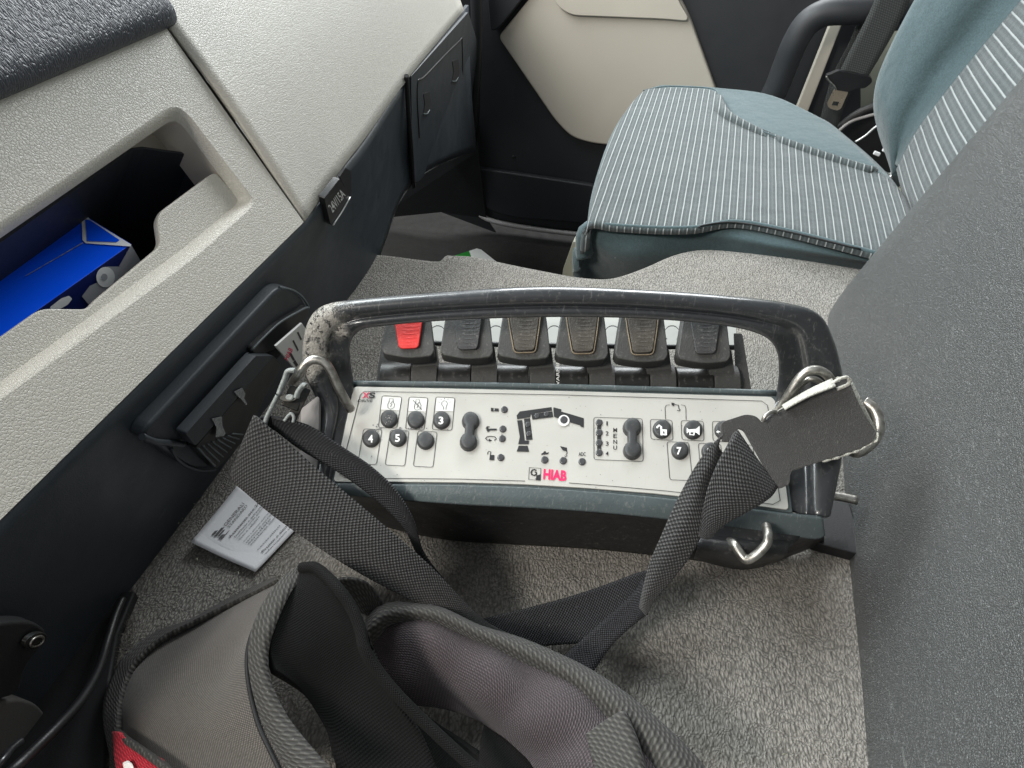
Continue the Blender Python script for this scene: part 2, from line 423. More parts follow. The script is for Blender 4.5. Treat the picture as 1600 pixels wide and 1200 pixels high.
tag(mesh('footwell_floor', [(.6, -.8, -.42), (1.9, -.8, -.42), (1.9, 1.3, -.42), (.6, 1.3, -.42)], [(0, 1, 2, 3)], M['rubber']), kind='structure')
tag(mesh('wall', [(1.78, -.19, -.4), (1.78, -1.2, -.4), (1.78, -1.2, .9), (1.78, -.19, .9)], [(0, 1, 2, 3)], M['beige_dark'], solid=.01), kind='structure')
tag(mesh('cab_floor_under_driver', [(-.6, .30, -.2), (.735, .30, -.2), (.735, 1.0, -.2), (-.6, 1.0, -.2)], [(0, 1, 2, 3)], M['rubber']), kind='structure')

parts = []
for i in range(150):
    x, y = random.uniform(560, 1380), random.uniform(400, 1190)
    if random.random() < .5: x, y = random.uniform(240, 480), random.uniform(780, 960)
    a = Z(x, y, .0015); r = random.uniform(.0003, .0010); an = random.uniform(0, 6.3); e = V((math.cos(an), math.sin(an), 0))*r*random.uniform(1, 2.6); f_ = V((-math.sin(an), math.cos(an), 0))*r*.6; u_ = V((0, 0, r))
    parts.append(([a-e, a+f_, a+e, a-f_, a+u_], [(0, 1, 4), (1, 2, 4), (2, 3, 4), (3, 0, 4)]))
tag(merge('carpet_grit', parts, M['beige_dark'], None), 'loose grit and lint scattered over the grey carpet', 'grit', kind='stuff')

# ================================================================== DASHBOARD
YB, ZB, YA, ZA = .309, .172, .391, .319
DN = V((0, -.873, .487))           # outward normal of the beige face
DP = V((.5, YB, ZB))
def PD(x, y, o=0.0): return plane_hit(x, y, DP-DN*o, DN)
dash = thing('dashboard', 'beige and charcoal truck dashboard with open storage bin and dark lower panel', 'dashboard', (.5, .36, 0))
# left beige face with the bin hole
outer = [V((-.25, YB, ZB)), V((.4985, YB, ZB)), V((.4985, YA, ZA)), V((-.25, YA, ZA))]
hole_px = [(-260, 545), (-60, 388), (262, 168), (278, 166), (296, 180), (397, 312), (392, 326), (304, 404), (0, 626), (-260, 815)]
hole = [PD(*p) for p in hole_px]
hr = rounded(hole, [.001, .01, .006, .004, .004, .006, .006, .02, .02, .001], 4)
panel = prism('beige_panel', outer, -DN, .004, M['beige'], dash, 0, holes=[hr])
inn_px = [(-260, 575), (-60, 414), (262, 191), (276, 189), (288, 200), (372, 313), (366, 322), (286, 388), (0, 596), (-260, 785)]
inn = rounded([PD(*p, .010) for p in inn_px], [.001, .01, .006, .004, .004, .006, .006, .02, .02, .001], 4)
n_ = len(hr)
# softened chamfer round the hole
mid = [(a*.45+b*.55)+DN*.0022 for a, b in zip(hr, inn)]
mid2 = [(a*.85+b*.15)+DN*.0012 for a, b in zip(hr, inn)]
ch_rows = [hr, mid2, mid, inn]
vv = [p for r in ch_rows for p in r]
ff = [(r*n_+i, r*n_+(i+1) % n_, (r+1)*n_+(i+1) % n_, (r+1)*n_+i) for r in range(3) for i in range(n_)]
mesh('bin_surround', vv, ff, M['beige'], dash)
# front lip with its cut-out
lip_px = [(-260, 800), (0, 610), (294, 396), (378, 315), (338, 270), (330, 272), (252, 330), (245, 345), (250, 378), (246, 388), (228, 403), (150, 468), (136, 483), (72, 482), (58, 486), (0, 527), (-260, 720)]
lip = rounded([PD(*p, .0098) for p in lip_px], [.0, .0, .02, .003, .004, .003, .004, .004, .005, .004, .004, .01, .004, .005, .01, .0, .0], 4)
prism('bin_lip', lip, -DN, .005, M['beige'], dash, .0016, 3)
# beige throat behind the upper and right edges
th_in = [p-DN*.0 for p in inn]
deep = [p+V((0, .024, -.012))+(V((-.006, 0, 0)) if 0 else V((0, 0, 0))) for p in inn]
k0, k1 = 5, 5*6+1
vv = inn+deep
ff = [(i, (i+1) % n_, n_+(i+1) % n_, n_+i) for i in range(n_) if i < 34]
mesh('bin_throat', vv, ff, M['beige_smooth'], dash)
prism('bin_back', [PD(*p, .050) for p in ((-420, 720), (-100, 440), (205, 244), (222, 242), (303, 252), (335, 285), (420, 360), (350, 130), (230, 130), (-100, 360), (-420, 600))], -DN, .003, M['beige_smooth'], dash)
# dark liner (an open tray)
L = [PD(-260, 600, .03), PD(0, 372, .030), PD(205, 232, .030), PD(303, 240, .030), PD(336, 272, .024), PD(378, 318, .018)]
x0, x1 = -.25, .462
lin_top = [V((x0, .405, .262)), V((.405, .405, .262)), V((.445, .372, .258)), V((.462, .352, .226)), V((.462, .336, .192)), V((x0, .336, .192))]
lin_top = [PD(-420, 690, .026), PD(-60, 414, .026), PD(205, 231, .028), PD(222, 229, .028), PD(302, 240, .026), PD(322, 252, .022), PD(338, 274, .018), PD(352, 300, .018), PD(300, 402, .017), PD(0, 615, .017), PD(-420, 900, .017)]
dd = V((0, .085, -.115))
vv = lin_top+[p+dd for p in lin_top]; k = len(lin_top)
ff = [(i, (i+1) % k, k+(i+1) % k, k+i) for i in range(k)]+[tuple(range(k, 2*k))]
mesh('bin_liner', vv, ff, M['liner'], dash, smooth=False, solid=.002)
# right-hand (passenger side) beige face, curving away
bot = [V((.5015, YB, ZB)), Y(535, 262, .322), Y(572, 214, .334), Y(640, 120, .362), Y(725, 16, .42)]
top = [V((.5015, YA+.012+0, ZA+.022)), V((.62, .412, .345)), V((.74, .425, .345)), V((.95, .452, .345)), V((1.32, .51, .34))]
midr = [a.lerp(b, .5)+V((0, -.003, .004)) for a, b in zip(bot, top)]
patch('passenger_panel', [bot, midr, top], M['beige'], dash, 6, 6, .004, -1)
# dark gap line behind the seam
box('panel_seam', V((.50, (YB+YA)/2, (ZB+ZA)/2))-DN*.0035, (1, 0, 0), (0, .082, .147), DN, .006, .165, .004, M['matte_black'], dash, 0)
# upper leather pad
pad_o = []
prof = [(-.004, .0), (.0015, .006), (.006, .012), (.010, .016), (.018, .016), (.03, .013), (.06, .005)]
tdir = V((0, YA-YB, ZA-ZB)).normalized()
rowsP = []
for xx in (-.25, .1, .4, .497, .4985):
    r = []
    for s, h in ((-.001, -.004), (-.0015, .005), (.002, .010), (.008, .0125), (.02, .0125), (.038, .0118), (.052, .0105), (.056, .006), (.057, -.004)):
        hh = h if xx < .4975 else min(h, .004)
        r.append(V((xx, YA, ZA))+tdir*s+DN*hh)
    rowsP.append(r)
patch('leather_pad', rowsP, M['dash_pad'], dash, 4, 4, .002, 0)
mesh('upper_panel', [V((-.25, YA, ZA))+tdir*.058, V((.4985, YA, ZA))+tdir*.058, V((.4985, .75, .43)), V((-.25, .75, .43))], [(0, 1, 2, 3)], M['dark'], dash, solid=.004)
# top of the dashboard to the windscreen
topo = [top[0]]+top[1:]
patch('dash_top', [top, [p+V((.02, .35, .03)) for p in top]], M['beige'], dash, 2, 3, .004, 0)
# lower dark panel
lt = [V((-.2, YB+.001, ZB-.002)), V((.15, YB+.001, ZB-.002)), V((.5, YB+.001, ZB-.002)), Y(536, 264, .324)+V((0, 0, -.002)), Y(573, 216, .336)+V((0, 0, -.002)), Y(639, 122, .366)+V((0, 0, -.001)), Y(732, 8, .43)]
lb = [V((-.2, .352, -.04)), V((.15, .353, -.015)), V((.5, .358, -.012)), V((.62, .361, -.012)), V((.735, .366, -.012)), Y(647, 282, .402), Y(745, 235, .455)]
lm = [a.lerp(b, .5)+V((0, .004, 0)) for a, b in zip(lt, lb)]
patch('lower_panel', [lt, lm, lb], M['dark'], dash, 5, 6, .006, 1)
for a in (0,):
    bk = [p+V((0, .12, -.02)) for p in lb]
    patch('lower_panel_underside', [lb, bk], M['matte_black'], dash, 1, 3, .002, 0)
# fuse cover with two finger recesses: follows the lower panel plane
FA, FB, FC = Y(640, 119, .367), Y(647, 282, .403), Y(735, 25, .43)
fn = (FC-FA).cross(FB-FA).normalized()
if fn.dot(CAM-FA) < 0: fn = -fn
def PF(x, y, o=0): return plane_hit(x, y, FA+fn*o, fn)
cov = rounded([PF(*p, -.001) for p in ((637, 118), (728, 18), (741, 60), (739, 232), (700, 236), (648, 284), (640, 278))], .006, 3)
fc = prism('fuse_cover', cov, fn, .0045, M['dark'], dash, .002, 3)
rim = [PF(*p, .0036) for p in ((655, 215), (652, 134), (665, 118), (716, 66), (722, 70), (723, 160))]
tube('cover_groove', smooth_path(rim, 4), .0012, M['black'], fc, 2, 8)
for (x, y) in ((666, 163), (711, 112)):
    o_ = rounded([PF(x-5, y-17, .0037), PF(x+5, y-20, .0037), PF(x+7, y-2, .0037), PF(x+4, y+15, .0037), PF(x-5, y+16, .0037), PF(x-2, y-1, .0037)], .008, 4)
    prism('finger_recess', o_, fn, .0005, M['matte_black'], fc)
    tube('recess_edge', [PF(x-5, y+15, .0042), PF(x+1, y+15, .0042), PF(x+5, y+9, .0042)], .0012, M['trim'], fc, 4, 8)
tube('panel_gap', [PF(635, 118, .004), PF(638, 170, .004), PF(643, 235, .004), PF(646, 292, .004)], .003, M['matte_black'], dash, 4, 8)
# socket cover 24V/15A
lp_n = V((0, -.96, -.28)).normalized()
LP0 = V((.5, YB, ZB)); lp_n = V((0, -(ZB), -(.358-YB))).normalized()
def PL(x, y, o=0.0): return plane_hit(x, y, LP0+lp_n*o, lp_n)
sk = rounded([PL(*p, .0022) for p in ((507, 310), (531, 279), (546, 305), (548, 312), (520, 353), (516, 348))], .002, 3)
sc_ = prism('socket_cover', sk, -lp_n, .006, M['black'], dash, .001, 3)
tube('socket_edge', [PL(547, 308, .003), PL(534, 331, .003), PL(520, 352, .003)], .0008, M['silver'], sc_, 3, 8)
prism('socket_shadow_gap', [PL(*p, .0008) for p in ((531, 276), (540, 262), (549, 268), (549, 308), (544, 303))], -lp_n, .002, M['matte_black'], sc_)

# ------------------------------------------------------------------ lettering
def text_geo(body, bold=0.0):
    cu = bpy.data.curves.new('t', 'FONT'); cu.body = body; cu.size = 1; cu.align_x = 'CENTER'; cu.align_y = 'CENTER'
    cu.offset = bold; cu.resolution_u = 3
    o = bpy.data.objects.new('t', cu); S.collection.objects.link(o)
    dg = bpy.context.evaluated_depsgraph_get(); me = bpy.data.meshes.new_from_object(o.evaluated_get(dg))
    v = [tuple(x.co) for x in me.vertices]; f = [tuple(p.vertices) for p in me.polygons]
    bpy.data.objects.remove(o); bpy.data.curves.remove(cu); bpy.data.meshes.remove(me)
    if not v: return [], []
    xs = [a[0] for a in v]; ys = [a[1] for a in v]
    cx, cy = (min(xs)+max(xs))/2, (min(ys)+max(ys))/2; w, h = max(xs)-min(xs), max(ys)-min(ys)
    return [((a[0]-cx)/w, (a[1]-cy)/h) for a in v], f
def text_quad(body, tl, tr, bl, bold=0.0):
    """lettering filling the box whose corners (3D) are top-left, top-right, bottom-left"""
    tl, tr, bl = V(tl), V(tr), V(bl); ex = tr-tl; ey = tl-bl; c = tl+ex/2-ey/2
    g, f = text_geo(body, bold)
    return [c+ex*a+ey*b for a, b in g], f
v, f = text_quad('24V/15A', PL(512, 322, .0028), PL(533, 294, .0028), PL(520, 333, .0028), .01)
merge('socket_text', [(v, f)], M['white_ink'], sc_)
# moulded drawer with roller (holder) on the lower panel
hold = rounded([PL(*p, .010) for p in ((219, 680), (436, 449), (455, 450), (472, 462), (482, 480), (484, 500), (430, 560), (360, 700), (337, 732), (300, 733), (272, 714))], .012, 4)
h1 = prism('holder_housing', hold, -lp_n, .012, M['dark'], dash, .004, 4)
cov = rounded([PL(*p, .0145) for p in ((392, 547), (428, 512), (480, 478), (484, 492), (452, 525), (432, 545), (403, 556))], .006, 4)
prism('holder_flap', cov, -lp_n, .006, M['black'], h1, .0015, 3)
tube('holder_rim', [PL(436, 449, .0115), PL(456, 453, .0115), PL(472, 464, .0115), PL(482, 480, .013), PL(476, 482, .0145), PL(440, 502, .0145), PL(413, 526, .0145), PL(393, 547, .0145)], .0011, M['trim'], h1, 4, 8)
gap = [PL(*p, .0108) for p in ((284, 676), (388, 556), (436, 520), (446, 545), (400, 600), (330, 690), (303, 700))]
prism('holder_slot', gap, -lp_n, .002, M['matte_black'], h1)
drw = rounded([PL(*p, .020) for p in ((290, 678), (385, 572), (400, 556), (428, 556), (306, 697))], .003, 3)
prism('drawer_top', drw, -lp_n, .008, M['dark'], h1, .001)
fr = rounded([PL(*p, .0185) for p in ((306, 699), (428, 556), (440, 570), (380, 690), (338, 733))], .003, 3)
dr = prism('drawer_front', fr, -lp_n, .008, M['black'], h1, .001)
for k in range(8):
    a = PL(309+8*k*.95, 700-3.2*k, .0192); b = PL(336+6.5*k*.95, 728-7*k, .0192)
    tube('drawer_rib', [a, b], .0007, M['trim'], dr, 1, 6)
tube('housing_lip', [PL(222, 682, .011), PL(242, 690, .012), PL(264, 692, .012), PL(286, 694, .0125)], .0022, M['dark'], h1, 4, 10)
tube('housing_curve', [PL(268, 700, .0115), PL(276, 716, .0115), PL(292, 728, .0115), PL(316, 735, .0115), PL(336, 734, .0115)], .0012, M['dark'], h1, 4, 8)
tag(thing('tape_scrap', 'torn clear tape scrap higher up on the black drawer of the dashboard', 'tape', PL(375, 618, .02), 'clear tape scraps'))
tp = bpy.data.objects['tape_scrap']
prism('tape', [PL(*p, .0212) for p in ((366, 612), (378, 606), (383, 615), (381, 622), (386, 631), (384, 633), (376, 623), (370, 618))], lp_n, .0003, M['tape'], tp)
tp2 = thing('tape_scrap', 'torn clear tape scrap lower down beside the ribs of the black drawer', 'tape', PL(341, 665, .02), 'clear tape scraps')
prism('tape', [PL(*p, .0212) for p in ((331, 654), (346, 651), (347, 665), (352, 677), (349, 681), (337, 683), (338, 668))], lp_n, .0003, M['tape'], tp2)
# bottom left: column cover, screw and cable
foot = thing('pedal_cover', 'dark moulded cover with a round screw at the foot of the dashboard', 'cover', (.05, .36, .02))
qn = -V((0, -(ZB), -(.358-YB))).normalized()*-1
qn = V((0, -.96, -.27)).normalized()
def PQ(x, y, o=0.0): return plane_hit(x, y, V((.5, YB, ZB))+qn*(o+.012), qn)
cv = rounded([PQ(*p, .004) for p in ((-60, 985), (10, 972), (52, 970), (74, 985), (66, 1010), (40, 1040), (30, 1085), (-60, 1110))], .01, 4)
prism('cover_plate', cv, -qn, .01, M['matte_black'], foot, .002, 3)
cv2 = rounded([PQ(*p, .002) for p in ((-60, 1130), (20, 1090), (56, 1098), (84, 1130), (80, 1160), (40, 1172), (-60, 1200))], .012, 4)
prism('lower_moulding', cv2, -qn, .012, M['sunlit_mould'], foot, .005, 4)
cv3 = rounded([PQ(*p, .0) for p in ((40, 1230), (66, 1170), (96, 1130), (98, 1230))], .008, 4)
prism('side_moulding', cv3, -qn, .012, M['sunlit_mould'], foot, .004, 4)
c = PQ(49, 999, .005); e1 = (PQ(66, 990, .005)-c); e2 = (PQ(53, 1009, .005)-c)
ring = [c+e1*math.cos(a)+e2*math.sin(a) for a in [i*math.pi/12 for i in range(24)]]
sc2 = prism('screw', ring, qn, .003, M['clasp'], foot, .001, 2)
tube('screw_slot', [c+e1*.6*math.cos(a)+e2*.6*math.sin(a)+qn*.0034 for a in [i*math.pi/6 for i in range(12)]], .0007, M['steel'], sc2, 2, 6, closed=True)
tag(tube('cable', [Z(191, 936, .012), Z(180, 962, .015), Z(165, 1010, .02), Z(152, 1050, .03), Z(128, 1092, .045), Z(95, 1130, .06), Z(60, 1165, .07), Z(20, 1203, .08), Z(-30, 1240, .08)], .0028, M['black'], None, 6, 10), 'thin black cable curving down at the left foot of the dashboard', 'cable')
tag(tube('cable', [Z(-30, 1150+70, .06), Z(0, 1192, .06), Z(16, 1172, .055), Z(33, 1158, .05)], .0022, M['handle'], None, 5, 8), 'short dark cable end at the bottom left corner', 'cable')
prism('pedal_well_sheet', [Z(*p, .006) for p in ((212, 922), (184, 990), (172, 1060), (166, 1120), (160, 1260), (-150, 1400), (-150, 950))], V((0, 0, -1)), .01, M['matte_black'], foot, .002, 3)  # black sheet laid over the dark pedal well beside the carpet edge
# loose fibres along the cut edge of the carpet
parts = []
for i in range(420):
    t = random.random(); a = Z(lerp(205, 160, t)+random.uniform(-6, 12), lerp(965, 1230, t), .0)
    b = a+V((random.uniform(-.004, .006), random.uniform(.001, .009), random.uniform(.001, .008)))
    w = V((.00018, .00018, 0)); parts.append(([a-w, a+w, b], [(0, 1, 2)]))
tag(merge('carpet_fibres', parts, M['fuzz'], None), 'loose dark fibres along the cut left edge of the carpet', 'fibres', kind='stuff')

# ================================================================== BLUE BOX in the bin
bz = .216
bx = thing('carton', 'bright blue carton with navy side standing in the dashboard bin', 'carton', Z(100, 420, .15))
T2 = Z(205, 381, bz); T1 = Z(128, 333, bz); TL_ = T2+(Z(0, 526, bz)-T2)*1.8; 
eL = (TL_-T2); eB = (T1-T2)
h = V((0, .004, -.07))
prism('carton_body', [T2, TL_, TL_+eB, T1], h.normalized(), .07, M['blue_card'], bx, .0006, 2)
def BT(a, b, o=.0004): return T2+eL*a+eB*b+V((0, 0, o))
def bpx(x, y, o=.0006): return Z(x, y, bz+o)
merge('carton_flap_edges', [([bpx(127, 332), bpx(132, 333), bpx(141, 343), bpx(205, 382), bpx(204, 385), bpx(134, 380), bpx(129, 375)], [(0, 1, 2, 3, 4, 5, 6)])], M['white_card'], bx)
merge('carton_flap', [([bpx(133, 343, .001), bpx(141, 344, .001), bpx(187, 375, .001), bpx(182, 378, .001), bpx(136, 376.5, .001)], [(0, 1, 2, 3, 4)])], M['blue_card'], bx)
merge('carton_crease', [([bpx(129.5, 378.5), bpx(130, 379.6), bpx(40, 431.5), bpx(40, 430.6)], [(0, 1, 2, 3)])], M['tape'], bx)
# navy printed side facing the driver
sn = eL.cross(h).normalized(); sn = sn if sn.dot(CAM-T2) > 0 else -sn
def PS_(x, y, o=.0005): return plane_hit(x, y, T2+sn*o, sn)
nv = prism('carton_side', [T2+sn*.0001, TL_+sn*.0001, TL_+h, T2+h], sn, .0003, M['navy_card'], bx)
merge('printed_panel', [([PS_(*p, .0008) for p in ((205, 382.5), (222, 412), (214, 420), (186, 416))], [(0, 1, 2, 3)])], M['grey_card'], nv)
merge('printed_roll_body', [([PS_(*p, .0010) for p in ((168, 416.5), (214, 416.5), (190, 440), (178, 446), (160, 470), (141, 479), (128, 463), (140, 447), (155, 440))], [tuple(range(9))])], M['grey_card'], nv)
cc = [(150+15*math.cos(a)+.0, 0) for a in (0,)]
el = [PS_(165+14.5*math.cos(a)*1.0, 433+16*math.sin(a), .0013) for a in [i*math.pi/12 for i in range(24)]]
merge('printed_roll_end', [(el, [tuple(range(24))])], M['white_card'], nv)
el = [PS_(163+5*math.cos(a), 433+5.5*math.sin(a), .0016) for a in [i*math.pi/8 for i in range(16)]]
merge('printed_roll_hole', [(el, [tuple(range(16))])], M['grey_card'], nv)
pl_ = rounded([PS_(*p, .0012) for p in ((78, 480), (96, 466), (108, 462), (113, 467), (106, 476), (92, 484), (80, 490))], .001, 3)
merge('printed_oval', [(pl_, [tuple(range(len(pl_)))])], M['white_card'], nv)

# ================================================================== DOOR
DX = 1.45*1.09
door = thing('passenger_door', 'charcoal passenger door with beige inset panel and lower pocket', 'door', (DX, .2, -.31))
def PX(x, y, o=0.0): d = ray(x, y); return CAM+d*((DX-o)/d.x)
nx = V((-1, 0, 0))
dp = [PX(*p) for p in ((700, -60), (1345, -60), (1345, 470), (1000, 400), (916, 366), (800, 352), (765, 341), (738, 322), (716, 285), (704, 240))]
prism('door_panel', rounded(dp, .01, 3), -nx, .03, M['dark_door'], door, .004)
pk = rounded([PX(*p, .016) for p in ((722, 254), (740, 262), (935, 291), (945, 352), (800, 340), (762, 328), (740, 308), (727, 285))], .02, 4)
prism('map_pocket', pk, -nx, .016, M['dark_door'], door, .006, 4)
tube('pocket_gap', [PX(*p, .004) for p in ((716, 250), (735, 262), (800, 272), (870, 282), (940, 293))], .0035, M['matte_black'], door, 4, 8)
ins = rounded([PX(*p, .015) for p in ((778, 58), (850, -30), (1040, -40), (1075, 20), (1122, 150), (1122, 260), (965, 229), (922, 224), (893, 215), (868, 190))], [.012, .02, .05, .03, .02, .01, .02, .03, .03, .03], 5)
ip = prism('beige_inset', ins, -nx, .02, M['beige_smooth'], door, .007, 5)
arm = rounded([PX(*p, .026) for p in ((868, -60), (1040, -60), (1062, 6), (1080, 34), (1040, 30), (890, 24), (864, 4))], .03, 4)
prism('armrest_swell', arm, -nx, .022, M['beige_smooth'], ip, .020, 7)
pr = rounded([PX(*p, .03) for p in ((757, -60), (862, -60), (780, 44), (766, 50))], .012, 4)
prism('upper_trim', pr, -nx, .03, M['dark_door'], door, .006, 4)
tube('sill_strip', [PX(*p, .012) for p in ((741, 328), (760, 342), (800, 352), (860, 361), (925, 368))], .006, M['sill'], door, 5, 10)
c = PX(803, 246, .002); o_ = box('screw_cap', c, (0, 1, 0), (0, 0, 1), (-1, 0, 0), .008, .008, .002, M['black'], door, .001)
seal = tag(tube('door_seal', [X(742, -50, 1.37), X(745, 40, 1.37), X(742, 130, 1.37), X(737, 195, 1.37), X(728, 226, 1.37), X(712, 237, 1.37), X(685, 240, 1.36)], .012, M['black'], None, 6, 12), 'black rubber door seal standing between dashboard and door', 'seal')
tag(mesh('kick_panel', [X(725, -50, 1.40), X(755, -50, 1.40), X(748, 235, 1.40), X(600, 245, 1.40), X(590, 340, 1.42), X(690, 330, 1.43), X(775, 362, 1.44), X(760, 340, 1.44)], [(0, 1, 2, 3), (3, 2, 7, 6, 5, 4)], M['matte_black'], None, False, solid=.004), 'black kick panel beside the dashboard end at the door, its lower part standing in for shadow', 'panel')  # lower face is a black sheet standing in for shadow under the fuse cover

# ================================================================== GRAB BAR, RAIL, BELT
tag(tube('grab_bar', [X(1150, 270, 1.38), X(1180, 200, 1.37), X(1212, 140, 1.36), X(1228, 100, 1.355), X(1243, 65, 1.35), X(1262, 36, 1.35), X(1290, 20, 1.35), X(1325, 17, 1.35), X(1380, 16, 1.36), X(1440, 14, 1.38)], .0225, M['dark_door'], None, 6, 16), 'thick dark grab bar bent over beside the passenger seat belt', 'grab bar')
rail = prism('pillar_rail', [X(*p, 1.42) for p in ((1328, -40), (1346, -40), (1240, 232), (1222, 226))], (1, 0, 0), .02, M['sill'], None, .002)
rail.data.materials[0] = M['beige_smooth']
tag(rail, 'slim cream pillar strip between grab bar and seat belt', 'pillar strip')
tag(prism('pillar_trim', [X(*p, 1.50) for p in ((1344, -60), (1392, -60), (1330, 160), (1322, 240), (1240, 240))], (1, 0, 0), .03, M['matte_black'], None, .004), 'black pillar trim right behind the seat belt webbing', 'trim')
tag(prism('pillar_bracket', [X(*p, 1.46) for p in ((1400, 12), (1470, 6), (1470, 40), (1392, 50))], (1, 0, 0), .03, M['black'], None, .003), 'black bracket beside the backrest at the end of the grab bar', 'bracket')
belt = thing('seat_belt', 'dark seat belt hanging by the pillar with metal tongue', 'seat belt', X(1325, 150, 1.33))
def PBt(x, y, d=1.33): return X(x, y, d)
patch('webbing', [[PBt(1380, -30), PBt(1435, -30)], [PBt(1358, 20), PBt(1410, 25)], [PBt(1330, 75), PBt(1383, 75)], [PBt(1306, 124), PBt(1352, 127)]], M['belt'], belt, 5, 4, .0016)
patch('rear_webbing', [[X(1362, -30, 1.37), X(1382, -30, 1.37)], [X(1330, 60, 1.37), X(1352, 60, 1.37)], [X(1300, 120, 1.38), X(1322, 124, 1.38)], [X(1278, 200, 1.38), X(1300, 205, 1.38)]], M['belt'], belt, 5, 3, .0016)
bd = rounded([PBt(*p, 1.322) for p in ((1290, 118), (1297, 116), (1310, 110), (1352, 118), (1362, 121), (1363, 129), (1352, 138), (1338, 139), (1326, 144), (1306, 141), (1303, 133), (1290, 124))], .004, 3)
tg = prism('tongue_grip', bd, (1, 0, 0), .012, M['black'], belt, .003)
mt = rounded([PBt(*p, 1.325) for p in ((1304, 138), (1326, 143), (1314, 170), (1308, 173), (1295, 169), (1292, 163))], .004, 3)
slot = [PBt(*p, 1.325) for p in ((1302, 158), (1312, 159), (1309, 166), (1299, 165))]
prism('metal_tongue', mt, (1, 0, 0), .0025, M['gold'], belt, .0006, 2, holes=[slot])
tube('tongue_wire', [PBt(*p, 1.318) for p in ((1291, 119), (1295, 126), (1303, 134), (1306, 140))], .0018, M['steel'], belt, 4, 8)
patch('lower_webbing', [[X(1300, 135, 1.36), X(1330, 142, 1.36)], [X(1290, 170, 1.37), X(1316, 176, 1.37)], [X(1276, 200, 1.38), X(1304, 212, 1.38)]], M['belt'], belt, 5, 3, .0016)
# things behind the cushion
cavity = thing('seat_frame_cavity', 'dark seat mechanism visible in the gap between cushion and backrest', 'seat mechanism', X(1360, 220, 1.3))
prism('mechanism_shell', [X(*p, 1.45) for p in ((1300, 215), (1345, 178), (1385, 160), (1440, 160), (1440, 360), (1330, 300))], (1, 0, 0), .03, M['matte_black'], cavity, .004)
tube('cover_edge', [X(*p, 1.40) for p in ((1290, 214), (1310, 200), (1335, 180), (1360, 168), (1395, 160))], .007, M['cheek'], cavity, 5, 10)
tube('wire', [X(*p, 1.36) for p in ((1302, 212), (1326, 192), (1350, 183), (1385, 174))], .0028, M['sill'], cavity, 5, 8)
tube('wire', [X(*p, 1.34) for p in ((1336, 222), (1352, 212), (1370, 197), (1390, 190))], .0022, M['silver'], cavity, 5, 8)
tube('wire', [X(*p, 1.25) for p in ((1375, 265), (1388, 272), (1402, 268), (1420, 262))], .0024, M['silver'], cavity, 5, 8)
tube('wire', [X(*p, 1.22) for p in ((1378, 285), (1392, 276), (1400, 270))], .003, M['silver'], cavity, 5, 8)
for (x, y) in ((1370, 240), (1384, 235)):
    box('bright_bolt', X(x, y, 1.3), (0, 1, .3), (0, -.3, 1), (-1, 0, 0), .012, .007, .006, M['white_card'], cavity, .002)
prism('beige_foot', [X(*p, 1.2) for p in ((1392, 310), (1412, 296), (1418, 320), (1398, 330))], (1, 0, 0), .02, M['beige_dark'], cavity, .003)

# ================================================================== PASSENGER SEAT
seat = thing('passenger_seat', 'blue-grey passenger seat with white pinstriped cushion and backrest', 'seat', (1.1, -.05, -.35))
R = [
 [Z(930, 440, -.12), Z(1000, 450, -.12), Z(1095, 450, -.12), Z(1220, 460, -.12), Z(1345, 470, -.12)],
 [Z(914, 392, -.045), Z(985, 412, -.045), Z(1090, 410, -.045), Z(1215, 425, -.045), Z(1350, 440, -.045)],
 [Z(917, 362, -.012), Z(990, 384, -.012), Z(1095, 378, -.010), Z(1220, 396, -.006), Z(1395, 420, -.006)],
 [Z(924, 344, .006), Z(1000, 350, .008), Z(1098, 352, .010), Z(1215, 374, .012), Z(1395, 408, .014)],
 [Z(932, 290, .012), Z(1010, 300, .016), Z(1105, 305, .018), Z(1230, 320, .022), Z(1430, 352, .026)],
 [Z(953, 222, .014), Z(1030, 215, .018), Z(1115, 222, .022), Z(1240, 250, .022), Z(1406, 297, .026)],
 [Z(975, 178, .012), Z(1040, 165, .020), Z(1120, 172, .028), Z(1225, 205, .030), Z(1372, 256, .030)],
 [Z(1003, 146, .006), Z(1050, 138, .016), Z(1125, 143, .026), Z(1215, 160, .032), Z(1325, 215, .030)],
 [Z(1030, 137, -.01), Z(1060, 134, .004), Z(1125, 138, .016), Z(1205, 149, .022), Z(1290, 188, .02)],
 [Z(1040, 145, -.06), Z(1068, 145, -.06), Z(1125, 148, -.06), Z(1200, 158, -.06), Z(1280, 195, -.06)],
]
